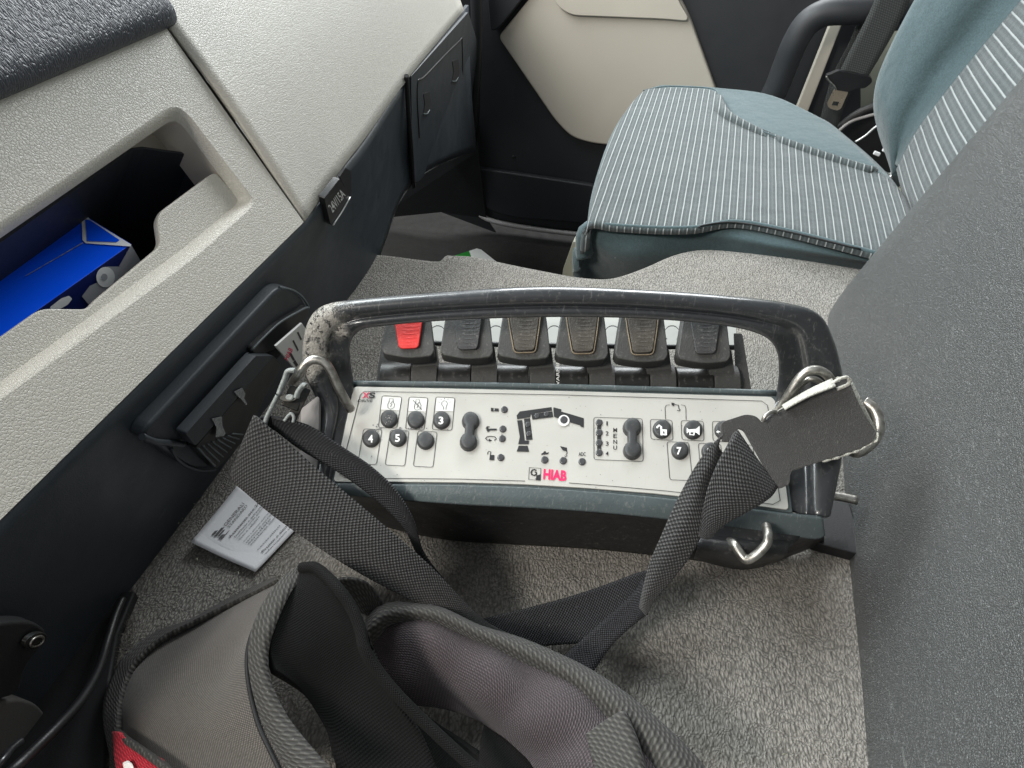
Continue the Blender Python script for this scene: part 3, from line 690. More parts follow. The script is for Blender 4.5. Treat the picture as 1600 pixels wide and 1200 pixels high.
# front roll: extra column tucked under
R = [[r[0]+V((.004, .004, -.05))]+r for r in R]
patch('cushion', R, M['blue_fab'], seat, 5, 6, .01, -1)
up = .0035
SP = [
 [Z(923, 351, .004), Z(1000, 356, .010), Z(1093, 360, .012)],
]
st = [
 [Z(921, 350, .012), Z(960, 353, .014), Z(1030, 357, .016), Z(1088, 356, .018), Z(1148, 347, .022), Z(1230, 361, .024), Z(1390, 402, .026)],
 [Z(928, 318, .014), Z(965, 318, .017), Z(1025, 320, .020), Z(1085, 322, .020), Z(1160, 336, .024), Z(1245, 347, .026), Z(1412, 378, .029)],
 [Z(934, 288, .017), Z(973, 284, .020), Z(1033, 284, .023), Z(1095, 288, .024), Z(1170, 298, .027), Z(1260, 312, .029), Z(1425, 346, .031)],
 [Z(945, 250, .019), Z(985, 240, .022), Z(1042, 240, .024), Z(1102, 246, .026), Z(1175, 258, .029), Z(1265, 275, .030), Z(1412, 310, .032)],
 [Z(962, 205, .019), Z(1000, 192, .023), Z(1052, 188, .026), Z(1110, 192, .029), Z(1170, 212, .031), Z(1262, 242, .033), Z(1388, 283, .034)],
 [Z(982, 170, .016), Z(1018, 155, .022), Z(1060, 152, .027), Z(1116, 158, .031), Z(1150, 192, .033), Z(1250, 234, .034), Z(1372, 274, .035)],
 [Z(1004, 146, .010), Z(1036, 140, .020), Z(1068, 140, .026), Z(1118, 146, .031), Z(1130, 180, .034), Z(1240, 230, .034), Z(1360, 270, .035)],
]
st = [[p+V((0, 0, .003)) for p in r] for r in st]
st = [[r[0]+V((.003, .004, -.038))]+r for r in st]
st = [[p+V((-.003, 0, -.010)) for p in st[0]]]+st+[[p+V((.010, 0, -.016)) for p in st[-1]]]
patch('striped_panel', st, M['stripe_fab'], seat, 6, 6, .006, -1)
# stitched seams
tube('seam', [Z(*p) for p in ((1092, 356, .0215), (1100, 352, .023), (1148, 347.5, .025), (1230, 361.5, .027), (1345, 389.5, .029))], .0012, M['matte_black'], seat, 5, 6)

tube('seam', [p+V((0.003, 0, .0012)) for p in st[-2][1:]], .0011, M['blue_fab'], seat, 6, 8)
tube('piping', [p+V((-.001, 0, -.0015)) for p in st[1][1:]], .0026, M['blue_fab'], seat, 6, 8)
# crease of the near bolster
# backrest
bx_far = 1.31
b0 = [X(1520, -120, 1.29), X(1450, -25, 1.295), X(1398, 70, 1.295), X(1372, 140, 1.295), X(1376, 200, 1.29), X(1412, 292, 1.26)]
b1 = [X(1640, -130, 1.22), X(1540, -30, 1.24), X(1462, 70, 1.25), X(1420, 140, 1.25), X(1405, 200, 1.24), X(1412, 270, 1.22)]
b2 = [X(1760, -140, 1.15), X(1650, -45, 1.16), X(1545, 75, 1.17), X(1480, 155, 1.17), X(1438, 212, 1.17), X(1408, 268, 1.17)]
bm1 = [p+V((0, .012, .004)) for p in [a.lerp(b, .5) for a, b in zip(b0, b2)]]
b2b = [p+V((0, -.004, 0)) for p in b2]
bk0 = [p+V((.03, -.08, .0)) for p in b0]
bar = [bk0, b0, bm1, b2b]
nearer = [p+V((-.40, -.01, 0)) for p in b2b]
patch('backrest', [bk0, [p+V((.012, -.03, 0)) for p in b0], b0, bm1, b2b, nearer], M['blue_fab'], seat, 6, 8, .01, 0)
s0 = [p+V((0, .005, .002)) for p in b2]
s1 = [p+V((-.12, .010, .004)) for p in b2]; s2 = [p+V((-.25, .008, .003)) for p in b2]; s3 = [p+V((-.40, 0, 0)) for p in b2]
patch('striped_backrest', [s0, s1, s2, s3], M['stripe_back'], seat, 6, 8, .006, 0)
tube('backrest_seam', [p+V((0, .006, .002)) for p in b2], .0022, M['matte_black'], seat, 6, 6)
# seat base bits next to the tunnel
prism('base_cover', rounded([X(*p, .96) for p in ((895, 378), (915, 374), (905, 402), (903, 450), (876, 450), (880, 420))], .004, 3), (1, 0, 0), .02, M['beige_dark'], seat, .002)
tube('base_tube', [X(*p, .93) for p in ((916, 372), (907, 392), (902, 415), (903, 450))], .004, M['black'], seat, 4, 10)
prism('base_bracket', [X(*p, .95) for p in ((914, 398), (938, 410), (932, 450), (905, 450))], (1, 0, 0), .01, M['beige_dark'], seat, .001)
box('seat_base', (1.14, -.06, -.22), (1, 0, 0), (0, 1, 0), (0, 0, 1), .36, .30, .24, M['matte_black'], seat, .01)
# papers in the footwell
g = thing('green_packet', 'green paper packet lying in the dark footwell behind the carpet', 'packet', Z(712, 402, -.34))
prism('packet', [Z(*p, -.33) for p in ((676, 412), (698, 403), (738, 390), (744, 410), (700, 430))], (0, 0, -1), .01, M['green'], g, .001)
g = thing('white_card', 'small white card leaning by the green packet in the footwell', 'card', Z(755, 402, -.33))
prism('card', [Z(*p, -.315) for p in ((733, 392), (745, 388), (752, 390), (782, 414), (760, 430), (744, 420))], (0, 0, -1), .001, M['sticker'], g)

# ================================================================== GREY LEATHER SIDE (right)
ls = []
def lean(x, z, o=0.0):
    return V((x, -.1705-.32*z+o, z))
for zc in (-.02, .004, .04, .13, .27, .42, .60):
    r = []
    bul = -.006 if zc < .003 else 0
    far = .765 + (-.008 if zc > .1 else 0)-.02*max(0, zc-.2)
    for x, o in ((-.35, 0.0), (-.1, .002), (.15, .003), (.35, .004), (.55, .003), (.68, 0.0), (far-.035, -.003), (far-.012, -.010), (far, -.026), (far+.004, -.06), (far, -.16)):
        r.append(lean(x, zc, o+bul+.004*math.sin(x*9+zc*13)))
    ls.append(r)
dseat = thing('driver_seat', 'large grey grained leather seat side along the right of the photo', 'seat', (.2, -.3, 0))
patch('leather_side', ls, M['leather'], dseat, 6, 6, .01, 0)
# dark runner between remote and the leather
tag(prism('seat_rail', rounded([Z(*p, .007) for p in ((1262, 772), (1325, 778), (1350, 868), (1268, 846))], .004, 3), (0, 0, -1), .010, M['trim'], None, .003), 'dark grey seat rail cover between the remote control and the leather side', 'rail')
bpy.data.objects['seat_rail'].data.materials[0] = M['black']
tag(tube('steel_rod', [Z(1290, 774, .03), Z(1312, 776, .03), Z(1340, 782, .03)], .0035, M['steel'], None, 3, 10), 'short bright steel rod behind the right end of the remote control', 'rod')

# ================================================================== REMOTE CONTROL
rem = thing('remote_control', 'black crane remote control box with silver button panel and six levers standing on the carpet', 'remote control', (.37, .05, 0))
pTL, pTR, pBL = D(553, 602, .53), D(1207, 619, .53), D(521, 754, .487)
pn = (pTR-pTL).cross(pTL-pBL).normalized()
if pn.dot(CAM-pTL) < 0: pn = -pn
def P(x, y, o=0.0): return plane_hit(x, y, pTL+pn*o, pn)
def poly(pts, o=.0012): return [P(x, y, o) for x, y in pts]
# bottom edge arc of the panel
arc = [(521, 754), (620, 754), (720, 755), (820, 758), (920, 764), (1020, 772), (1120, 783), (1232, 798)]
pl_px = [(553, 605), (880, 612), (1205, 621), (1212, 630)]+arc[::-1][:1]+arc[::-1][1:]
plate_loop = rounded([P(*p, 0) for p in pl_px[:4]]+[P(*p, 0) for p in arc[::-1]], [.003, 0, .002, .003, .003, 0, 0, 0, 0, 0, 0, .003], 4)
plate = prism('control_panel', plate_loop, pn, .0012, M['plate'], rem, .0004, 2)
# trim frame under and around the plate
fr_px = [(549, 596), (880, 602), (1213, 611), (1238, 800)]
strip_t = [(516, 757), (620, 758), (720, 759), (820, 762), (920, 768), (1020, 776), (1120, 787), (1240, 801)]
fr_loop = [P(*p, -.0005) for p in fr_px[:3]]+[P(*p, -.0005) for p in strip_t[::-1]]
prism('panel_frame', fr_loop, -pn, .010, M['trim'], rem, .0015, 3)
# raised rear rib of the frame
tube('frame_rib', [P(549, 599, .0005), P(720, 601, .0005), P(880, 604.5, .0005), P(1050, 609, .0005), P(1212, 614, .0005)], .0022, M['trim'], rem, 4, 8)
# sloping strip below the panel and lower housing down to the carpet
a0 = [P(x, y, -.0012) for x, y in strip_t]
a1p = [(517, 768), (620, 778), (720, 786), (820, 791), (920, 797), (1020, 806), (1120, 818), (1210, 830), (1272, 838), (1284, 832)]
a0x = a0[:7]+[P(1200, 797, -.0012), P(1250, 803, -.0012), P(1284, 806, -.0012)]
def low(x, y): return D(x, y, .488)
a1 = [low(*p) for p in a1p]
patch('front_strip', [a0x, [p.lerp(q, .5)+V((-.0005, 0, .0008)) for p, q in zip(a0x, a1)], a1], M['trim'], rem, 4, 4, .003, -1)
a2p = [(540, 800), (620, 822), (700, 838), (800, 845), (920, 852), (1020, 862), (1100, 872), (1170, 882), (1235, 862), (1284, 842)]
a2 = [Z(*p, .002) for p in a2p]
a1b = [p+V((.0035, 0, -.001)) for p in a1]
amid = [p.lerp(q, .45)+V((.004, 0, .002)) for p, q in zip(a1b, a2)]
patch('lower_housing', [a1b, amid, a2], M['housing'], rem, 6, 4, .003, -1)
# box behind the panel (sides, back, bottom)
bt = [P(551, 604, -.008), P(1211, 620, -.008), P(1240, 800, -.008), P(517, 758, -.008)]
bb = [V((bt[0].x+.0, bt[0].y-.01, .003)), V((bt[1].x, bt[1].y+.01, .003)), a2[8]+V((.01, .0, .001)), a2[0]+V((.01, 0, .001))]
mesh('housing_body', bt+bb, [(0, 1, 5, 4), (1, 2, 6, 5), (3, 0, 4, 7), (0, 3, 2, 1), (4, 5, 6, 7), (2, 3, 7, 6)], M['housing'], rem, False, bevel=.002)
# left metal flank, sunlight put into its pale grey, and dark strut
mesh('side_flank', [D(502, 618, .51), D(500, 700, .498), D(500, 768, .49), D(470, 760, .50), D(462, 690, .508), D(474, 640, .52)], [(0, 1, 2, 3, 4, 5)], M['sill'], rem, False, solid=.002)
# handle frame: one bent bar going round
ST = [((492, 772), (527, 757), .487, .487), ((497, 700), (537, 690), .500, .505), ((500, 640), (551, 632), .512, .522), ((476, 585), (554, 600), .512, .524),
      ((472, 545), (549, 568), .508, .516), ((481, 502), (548, 536), .503, .508), ((505, 477), (565, 516), .500, .503),
      ((560, 467), (605, 509), .500, .501), ((700, 455), (702, 501), .500, .500), ((850, 447), (850, 496), .500, .500), ((1000, 452), (1000, 498), .500, .500),
      ((1130, 461), (1120, 508), .500, .501), ((1225, 472), (1185, 522), .500, .503), ((1278, 490), (1212, 545), .503, .508), ((1303, 530), (1216, 585), .508, .518),
      ((1318, 590), (1211, 625), .514, .524), ((1322, 650), (1207, 640), .512, .522), ((1314, 720), (1216, 715), .500, .505), ((1292, 812), (1236, 802), .488, .488)]
def prof(tk, arm):
    # (fraction from outer to inner, height towards the viewer) closed loop
    if not arm: return [(0.0, -.2), (.02, .35), (.14, .8), (.3, 1.0), (.46, .92), (.58, .62), (.64, .30), (.68, .22), (.70, .36), (.78, .50), (.88, .44), (.96, .2), (1.0, -.1), (.97, -.5), (.8, -.75), (.5, -1.0), (.2, -.9), (.04, -.6)]
    return [(0.0, -.2), (.015, .35), (.05, .8), (.14, .98), (.36, .95), (.48, .78), (.53, .45), (.57, .18), (.60, .12), (.72, .06), (.86, .02), (.96, -.02), (1.0, -.2), (.97, -.5), (.8, -.75), (.5, -1.0), (.2, -.9), (.04, -.6)]
secs = []
for i, (o_, i_, d0, d1) in enumerate(ST):
    A = D(o_[0], o_[1], d0); B = D(i_[0], i_[1], d1); armw = abs(i-9) > 3.5
    view = (CAM-(A+B)/2).normalized(); ax = (B-A); nrm = (view-ax.normalized()*view.dot(ax.normalized())).normalized()
    tk = .0085 if not armw else .010
    secs.append([A+ax*s+nrm*h*tk for s, h in prof(tk, armw)])
SM = list(zip(*[smooth_path(c, 6) for c in zip(*secs)]))
k = len(SM[0]); vv = [p for s in SM for p in s]
ff = [(i*k+j, i*k+(j+1) % k, (i+1)*k+(j+1) % k, (i+1)*k+j) for i in range(len(SM)-1) for j in range(k)]+[tuple(range(k))[::-1], tuple(range((len(SM)-1)*k, len(SM)*k))]
hd = mesh('carry_handle', vv, ff, M['handle'], rem, True)
md = hd.modifiers.new('sub', 'SUBSURF'); md.levels = 1; md.render_levels = 1
# worn, chewed rubber on the left shoulder of the handle, blended into the handle's own material
t_ = M['handle'].node_tree; p_ = t_.nodes['Principled BSDF']; co_ = coords(t_)
def near_pt(q, r0, r1):
    n_d = node(t_, 'ShaderNodeVectorMath', operation='DISTANCE'); t_.links.new(co_, n_d.inputs[0]); n_d.inputs[1].default_value = q-ORG[hd.name]
    dd_ = mathn(t_, 'ADD', n_d.outputs['Value'], mathn(t_, 'MULTIPLY_ADD', noise(t_, co_, 90, 4, .65), .030, -.015))
    return ramp(t_, dd_, [(r0, 1), (r1, 0)])
mk_ = mathn(t_, 'MAXIMUM', near_pt(D(494, 498, .497), .016, .021), near_pt(D(474, 560, .50), .015, .020))
pit = ramp(t_, noise(t_, co_, 230, 5, .75), [(.37, 0), (.45, 1)])
wc = mixc(t_, pit, (.012, .012, .012), mixc(t_, noise(t_, co_, 500, 3), (.17, .16, .145), (.44, .42, .38)))
setc(t_, p_, mixc(t_, mk_, p_.inputs['Base Color'].links[0].from_socket, wc))
t_.links.new(mathn(t_, 'MULTIPLY_ADD', mk_, -.45, .45), p_.inputs['Coat Weight'])
bump(t_, p_, mathn(t_, 'MULTIPLY', mk_, mathn(t_, 'ADD', pit, noise(t_, co_, 600, 4))), .0008)
# ---- printed graphics: helpers for lines
INK = []; 
def ln(pts, w=.9, o=.0016, closed=False, tgt=None):
    """flat printed line through photo points on the panel"""
    Q = [P(x, y, o) for x, y in pts]; L = len(Q); w3 = w*.00045
    vs = []; fs = []
    for i in range(L):
        a = Q[i-1] if (closed or i > 0) else Q[i]; b = Q[(i+1) % L] if (closed or i < L-1) else Q[i]
        t = (b-a).normalized(); s = pn.cross(t)*w3/2; vs += [Q[i]-s, Q[i]+s]
    for i in range(L if closed else L-1):
        j = (i+1) % L; fs.append((2*i, 2*i+1, 2*j+1, 2*j))
    (INK if tgt is None else tgt).append((vs, fs))
def rq(pts, r=4, n=3):
    out = []; L = len(pts)
    for i in range(L):
        p = V((*pts[i], 0)); a = V((*pts[i-1], 0)); b = V((*pts[(i+1) % L], 0))
        da, db = (a-p), (b-p); A = p+da.normalized()*r; B = p+db.normalized()*r
        for j in range(n+1):
            t = j/n; q = A*(1-t)**2+p*2*t*(1-t)+B*t*t; out.append((q.x, q.y))
    return out
def fill(pts, o=.0016, tgt=None): (INK if tgt is None else tgt).append(([P(x, y, o) for x, y in pts], [tuple(range(len(pts)))]))
def txt(body, tl, tr, bl, bold=.0, o=.0016, tgt=None):
    (INK if tgt is None else tgt).append(text_quad(body, P(*tl, o), P(*tr, o), P(*bl, o), bold))
def circ(cx, cy, r, n=20, ry=None): return [(cx+r*math.cos(2*math.pi*i/n), cy+(ry or r)*math.sin(2*math.pi*i/n)) for i in range(n)]
# border line (gap at the logo)
ln([(820, 751.5), (720, 748.5), (620, 747.5), (540, 747), (531, 742), (563, 617), (569, 611.5), (700, 613.5), (880, 617), (1050, 622), (1190, 626.5), (1199, 633), (1204, 660)], 1.0)
ln([(889, 754.5), (960, 760), (1040, 767), (1120, 776), (1208, 788), (1219, 782), (1212, 740)], 1.0)
for r_ in ([(597, 618), (628, 620), (620, 669), (591, 668)], [(639, 620), (669, 621.5), (662.5, 672), (633.5, 670)], [(681, 620), (711, 621.5), (706, 672.5), (675, 671)],
           [(568, 670), (597, 671), (588, 726), (559, 724)], [(610, 672), (639, 673), (632.5, 728), (601.5, 726.5)], [(653, 673), (683, 675), (676.5, 730), (645.6, 728.5)],
           [(927.6, 652), (1003.5, 654), (1005, 721), (928, 718)], [(1016, 655), (1050, 656.5), (1051.5, 688), (1017, 686)], [(1064, 657), (1099, 658), (1100, 689), (1065.5, 687)],
           [(1113, 658), (1148, 659.5), (1149, 691), (1114, 689)], [(1042, 690), (1076, 691.5), (1082, 751), (1046.5, 749.5)], [(1091, 692.5), (1126, 694), (1133, 754), (1096, 752)],
           [(1141, 694), (1176, 695.5), (1184, 758), (1146, 755)]):
    ln(rq(r_), .8, closed=True)
ln([(1040, 655), (1039, 637), (1041, 633), (1046, 632.5)], .8); ln([(1064, 632.5), (1070, 633.5), (1071.5, 638), (1072, 656)], .8)
# model lettering and model mark
txt('S', (577, 613), (587, 613), (576, 622), .03); txt('DRIVE', (560, 624), (583, 624), (558.5, 628), .0)
RED = []; RX = []; txt('X', (567, 613), (578, 613), (565.5, 622), .02, tgt=RX)
# small pictograms
fill([(767, 637), (771, 637.5), (771, 643), (767, 642.5)]); ln([(768, 637.5), (779, 638.5), (779, 642.5), (767.5, 642)], .7, closed=True); fill([(773.5, 638), (779, 638.5), (779, 642.6), (772, 642.4)])
ln([(765, 671), (776, 671)], 3.2); fill([(760, 668), (763, 667), (763, 670), (765.5, 670), (765.5, 673), (762, 675), (760, 672)]); ln([(759.5, 670), (761, 666.5), (765, 667)], 1.6)
ln([(767, 688), (761, 687.5), (758.5, 685), (761, 682.5), (767, 681.5), (773, 682.5), (775.5, 685.5), (772, 688)], 1.4); fill([(764, 685.5), (769, 688), (764, 690)])
fill([(765.5, 710.5), (772.5, 711), (772, 719), (764.5, 718.5)]); ln([(766, 711), (767, 706), (764, 705), (762, 707), (762, 710)], 1.2)
fill([(845, 709.5), (849, 707), (850, 705), (852.5, 705), (853.5, 707.5), (858, 706.5), (856, 709.5), (846, 710.5)])
fill([(875, 697), (886, 699.5), (885, 705), (880, 704), (878, 702)]); ln([(885, 701), (886, 708), (884, 710), (886, 712), (884, 713.5), (882, 712)], 1.1)
fill([(1049, 629), (1054, 630), (1053, 634.5), (1049.5, 633)]); ln([(1054, 632), (1060, 633), (1061, 639), (1063, 640), (1061, 642), (1058, 641)], 1.3)
txt('ADC', (904, 706.5), (915, 706.5), (904, 712.5), .01)
for i, y in enumerate((661.5, 677, 693, 708.5)): a_ = 1.2 if i == 0 else 0; txt(str(i+1), (946.2+a_, y-3.3), (950.8-a_, y-3.3), (946.2+a_, y+3.3), .01)
for i, c_ in enumerate('MENU'): txt(c_, (958.2, 668.5+9.2*i), (964, 668.6+9.2*i), (958.2, 675+9.2*i), .01)
# crane diagram
sc = lambda pts: [(700+x/6.154, 590+y/6.154) for x, y in pts]
for pg in ([(660, 365), (690, 325), (995, 283), (1000, 318), (795, 350), (790, 380), (665, 400)], [(800, 350), (1003, 324), (1012, 378), (812, 403)],
           [(1015, 285), (1090, 305), (1088, 326), (1180, 352), (1305, 390), (1305, 480), (1275, 470), (1270, 458), (1172, 430), (1165, 390), (1110, 360), (1065, 395), (1020, 376), (1012, 300)],
           [(665, 412), (712, 408), (738, 604), (780, 606), (776, 640), (675, 640), (690, 570)], [(730, 395), (788, 390), (812, 595), (752, 600)],
           [(680, 655), (765, 655), (780, 713), (660, 710)]):
    fill(sc(pg))
# logo square with hook
ln([(827, 730.5), (845, 731.7), (844.3, 750.5), (826, 749.2)], .9, closed=True)
fill([(838.5, 743), (844.5, 741), (844.2, 750.4), (837, 750)])
ln([(838, 735), (835, 733.6), (831.5, 734.5), (829.8, 738), (831, 741.5), (834.5, 742.8), (838, 741), (838, 738), (835.5, 737.5)], 2.2)
ln([(839, 742), (838, 745), (840, 748)], 1.0)
txt('HIAB', (849.5, 732.3), (885.5, 735.2), (848.5, 748.8), .045, tgt=RED)
ink = merge('panel_print', INK, M['ink'], plate)
red = merge('panel_red_lettering', RED, M['pink'], plate); merge('red_mark', RX, M['pink'], plate)
# pictogram stickers over the three upper buttons
WS = []
for r_ in ([(598, 620), (627, 621.5), (624, 641), (595, 640)], [(640.5, 621.5), (667.5, 623), (665, 643), (638, 642)], [(682.5, 621.5), (709.5, 623), (708, 642.5), (681, 642)]): fill(r_, .00148, WS)
st_ = merge('pictogram_stickers', WS, M['sticker'], plate)
IC = []
def engine(cx, cy):
    ln([(cx-3, cy-4), (cx-5.5, cy+1), (cx-5, cy+6), (cx-1, cy+8.5), (cx+4, cy+6), (cx+5.5, cy+1), (cx+3, cy-4), (cx+3, cy-8), (cx-3, cy-8)], .8, .002, True, IC)
    ln([(cx+2, cy-4), (cx-1.5, cy+.5), (cx+1.5, cy+.5), (cx-1.5, cy+5)], .9, .002, False, IC)
engine(611, 631); engine(652.5, 632.5); ln([(645, 625), (659, 640)], .9, .002, False, IC)
ln([(693, 640), (693, 636), (690, 632.5), (690, 629), (693.5, 626), (697.5, 627), (699, 631), (697, 635), (696.5, 640)], .8, .002, False, IC)
for a in (200, 235, 270, 305, 340): ln([(694.5+8*math.cos(math.radians(a)), 631+7*math.sin(math.radians(a))), (694.5+10.5*math.cos(math.radians(a)), 631+9*math.sin(math.radians(a)))], .8, .002, False, IC)
merge('pictograms', IC, M['ink'], plate)
# smudge stains on the panel
for (x, y, r1) in ((902, 629, 9), (770, 624, 7)):
    s_ = [(x+r1*(1+.35*math.sin(3*a+x))*math.cos(a), y+.55*r1*(1+.3*math.cos(2*a+y))*math.sin(a)) for a in [i*math.pi/10 for i in range(20)]]
DT = []
for i in range(90):
    x, y = random.uniform(560, 1195), random.uniform(620, 775); y = min(y, 745+(x-520)*.04)
    r_ = random.uniform(.25, .8); fill(circ(x, y, r_, 6), .0015, DT)
for bx_, by_ in ((583, 673), (591, 671), (623, 671), (626, 670), (578, 672), (639, 670), (661, 668), (586, 665)):
    for k_ in range(5): fill(circ(bx_+random.gauss(0, 3), by_+random.gauss(0, 2), random.uniform(.4, 1.3), 7), .0021, DT)
merge('dirt_specks', DT, M['grey_ink'], plate)['kind'] = 'stuff'

# ---- domed parts
PX_M = .00045
def dome(name, outline_fn, h, mat, par, n=28, o=.001):
    """rubber key: outline (photo px) raised off the panel with rounded shoulder"""
    rings = []; levels = ((1.06, 0), (1.03, .35), (1.0, .55), (.93, .85), (.80, .97), (.5, 1.03), (.2, 1.05))
    vv = []; ff = []
    for s, z in levels:
        vv += [P(x, y, o)+pn*h*z for x, y in outline_fn(s)]
    m_ = len(outline_fn(1.0))
    for r in range(len(levels)-1):
        for i in range(m_): ff.append((r*m_+i, r*m_+(i+1) % m_, (r+1)*m_+(i+1) % m_, (r+1)*m_+i))
    ff.append(tuple(range((len(levels)-1)*m_, len(levels)*m_)))
    return mesh(name, vv, ff, mat, par, True)
def keymark(par, body, cx, cy, s=5, bold=.02, h=.0045, blank=None):
    # pixel shift for height above the panel is included by projecting at that height
    v_, f_ = text_quad(body, P(cx-s*.62, cy-s, h), P(cx+s*.62, cy-s, h), P(cx-s*.62, cy+s, h), bold)
    merge('key_marking', [(v_, f_)], M['white_ink'], par)
KH = .0030; KM = .001+KH*1.05+.0003
for cx, cy, mk in ((608, 655.5, None), (650, 657, None), (690, 657.5, '3'), (580, 686, '4'), (622, 685, '5'), (665, 689.5, None), (1062, 705, '7'), (1109, 706, '8')):
    b_ = dome('round_button', lambda s, cx=cx, cy=cy: circ(cx, cy, 13.0*s, 28, 13.2*s), KH, M['button'], rem)
    if mk: keymark(b_, mk, cx-1.0, cy-.5, 6, .03, KM)
    elif cx == 608:
        q = []
        for i in range(14):
            x, y = cx+random.gauss(0, 3), cy+random.gauss(0, 4)
            q.append(([P(x+a, y+c, KM) for a, c in ((-.6, -.4), (.6, -.3), (.3, .6), (-.5, .4))], [(0, 1, 2, 3)]))
        merge('worn_marking', q, M['sill'], b_)
# unlock key and horn key with symbols
b_ = dome('round_button', lambda s: circ(1034, 671.5, 14*s, 28), KH, M['button'], rem); q = []
fill([(1032, 671), (1042, 671), (1042, 680), (1032, 680)], KM, q); ln([(1033, 671), (1033, 667), (1030, 664.5), (1027, 667), (1027, 669)], 3, KM, False, q)
merge('key_marking', q, M['white_ink'], b_)
fill([(1036, 674), (1038, 674), (1038, 677.5), (1036, 677.5)], KM+.0004, qq := []); merge('keyhole', qq, M['ink'], b_)
b_ = dome('round_button', lambda s: circ(1082.5, 672.5, 14.2*s, 28), KH, M['button'], rem); q = []
fill([(1073, 668), (1076, 671), (1088, 670), (1093, 665.5), (1093, 680), (1088, 676), (1076, 675), (1073, 677)], KM, q)
ln([(1078, 673), (1078, 679), (1084, 679.5), (1085, 674)], 2.2, KM, False, q); merge('key_marking', q, M['white_ink'], b_)
b_ = dome('round_button', lambda s: circ(1130, 672.5, 13.6*s, 28), KH, M['button'], rem); q = []
ln([(1122, 674), (1126, 675), (1130, 672)], 1.8, KM, False, q); fill([(1122, 672), (1119, 675), (1123, 677)], KM, q); merge('key_marking', q, M['white_ink'], b_)
def dogbone(x0, y0, x1, y1, r, neck):
    def fn(s):
        pts = []; a0 = math.atan2(y1-y0, x1-x0); w = neck/r; sp = math.asin(w)
        R_ = r*s
        for i in range(17):
            a = a0+math.pi-(math.pi-sp)+i*(2*(math.pi-sp))/16
            pts.append((x0+R_*math.cos(a), y0+R_*math.sin(a)))
        n1 = []
        for i in range(17):
            a = a0-(math.pi-sp)+i*(2*(math.pi-sp))/16
            n1.append((x1+R_*math.cos(a), y1+R_*math.sin(a)))
        # waist points keep the concave neck
        px, py = -math.sin(a0), math.cos(a0)
        for t in (.35, .5, .65): pts.append((lerp(x0, x1, t)-px*neck*.98*s, lerp(y0, y1, t)-py*neck*.98*s))
        pts += n1
        for t in (.65, .5, .35): pts.append((lerp(x0, x1, t)+px*neck*.98*s, lerp(y0, y1, t)+py*neck*.98*s))
        return pts
    return fn
dome('rocker_button', dogbone(735.4, 659.5, 732, 692, 13.2, 7.4), .0042, M['button'], rem)
dome('rocker_button', dogbone(987, 669.5, 987.5, 705, 13.8, 7.2), .0042, M['button'], rem)
for x, y, r_ in ((788, 640.5, 5.2), (785.6, 670.8, 5.4), (784.7, 685.7, 5.4), (782.5, 715.3, 5.5), (851, 718.9, 5.7), (879.9, 720.2, 5.7), (909.3, 721.8, 5.7), (880.9, 657, 6.3)):
    if abs(x-880.9) < .1:
        q = []; fill(circ(x, y, 8.8, 26), .0019, q); merge('lamp_ring', q, M['sticker'], plate)
    o_ = dome('indicator_lamp', lambda s, x=x, y=y, r_=r_: circ(x, y, r_*s, 20), .0013, M['led'], rem)
q = []
fill([(933, 657), (939, 657), (939, 711), (933, 711)], .0018, q); merge('lamp_column', q, M['ink'], plate)
for y in (661, 676.6, 692.4, 707.8):
    dome('indicator_lamp', lambda s, y=y: circ(936, y, 5.4*s, 20), .0013, M['led'], rem)
for x, y in sc([(855, 372), (945, 355), (768, 455), (778, 545)]):
    dome('indicator_lamp', lambda s, x=x, y=y: circ(x, y, 4.2*s, 18), .0011, M['led'], rem)
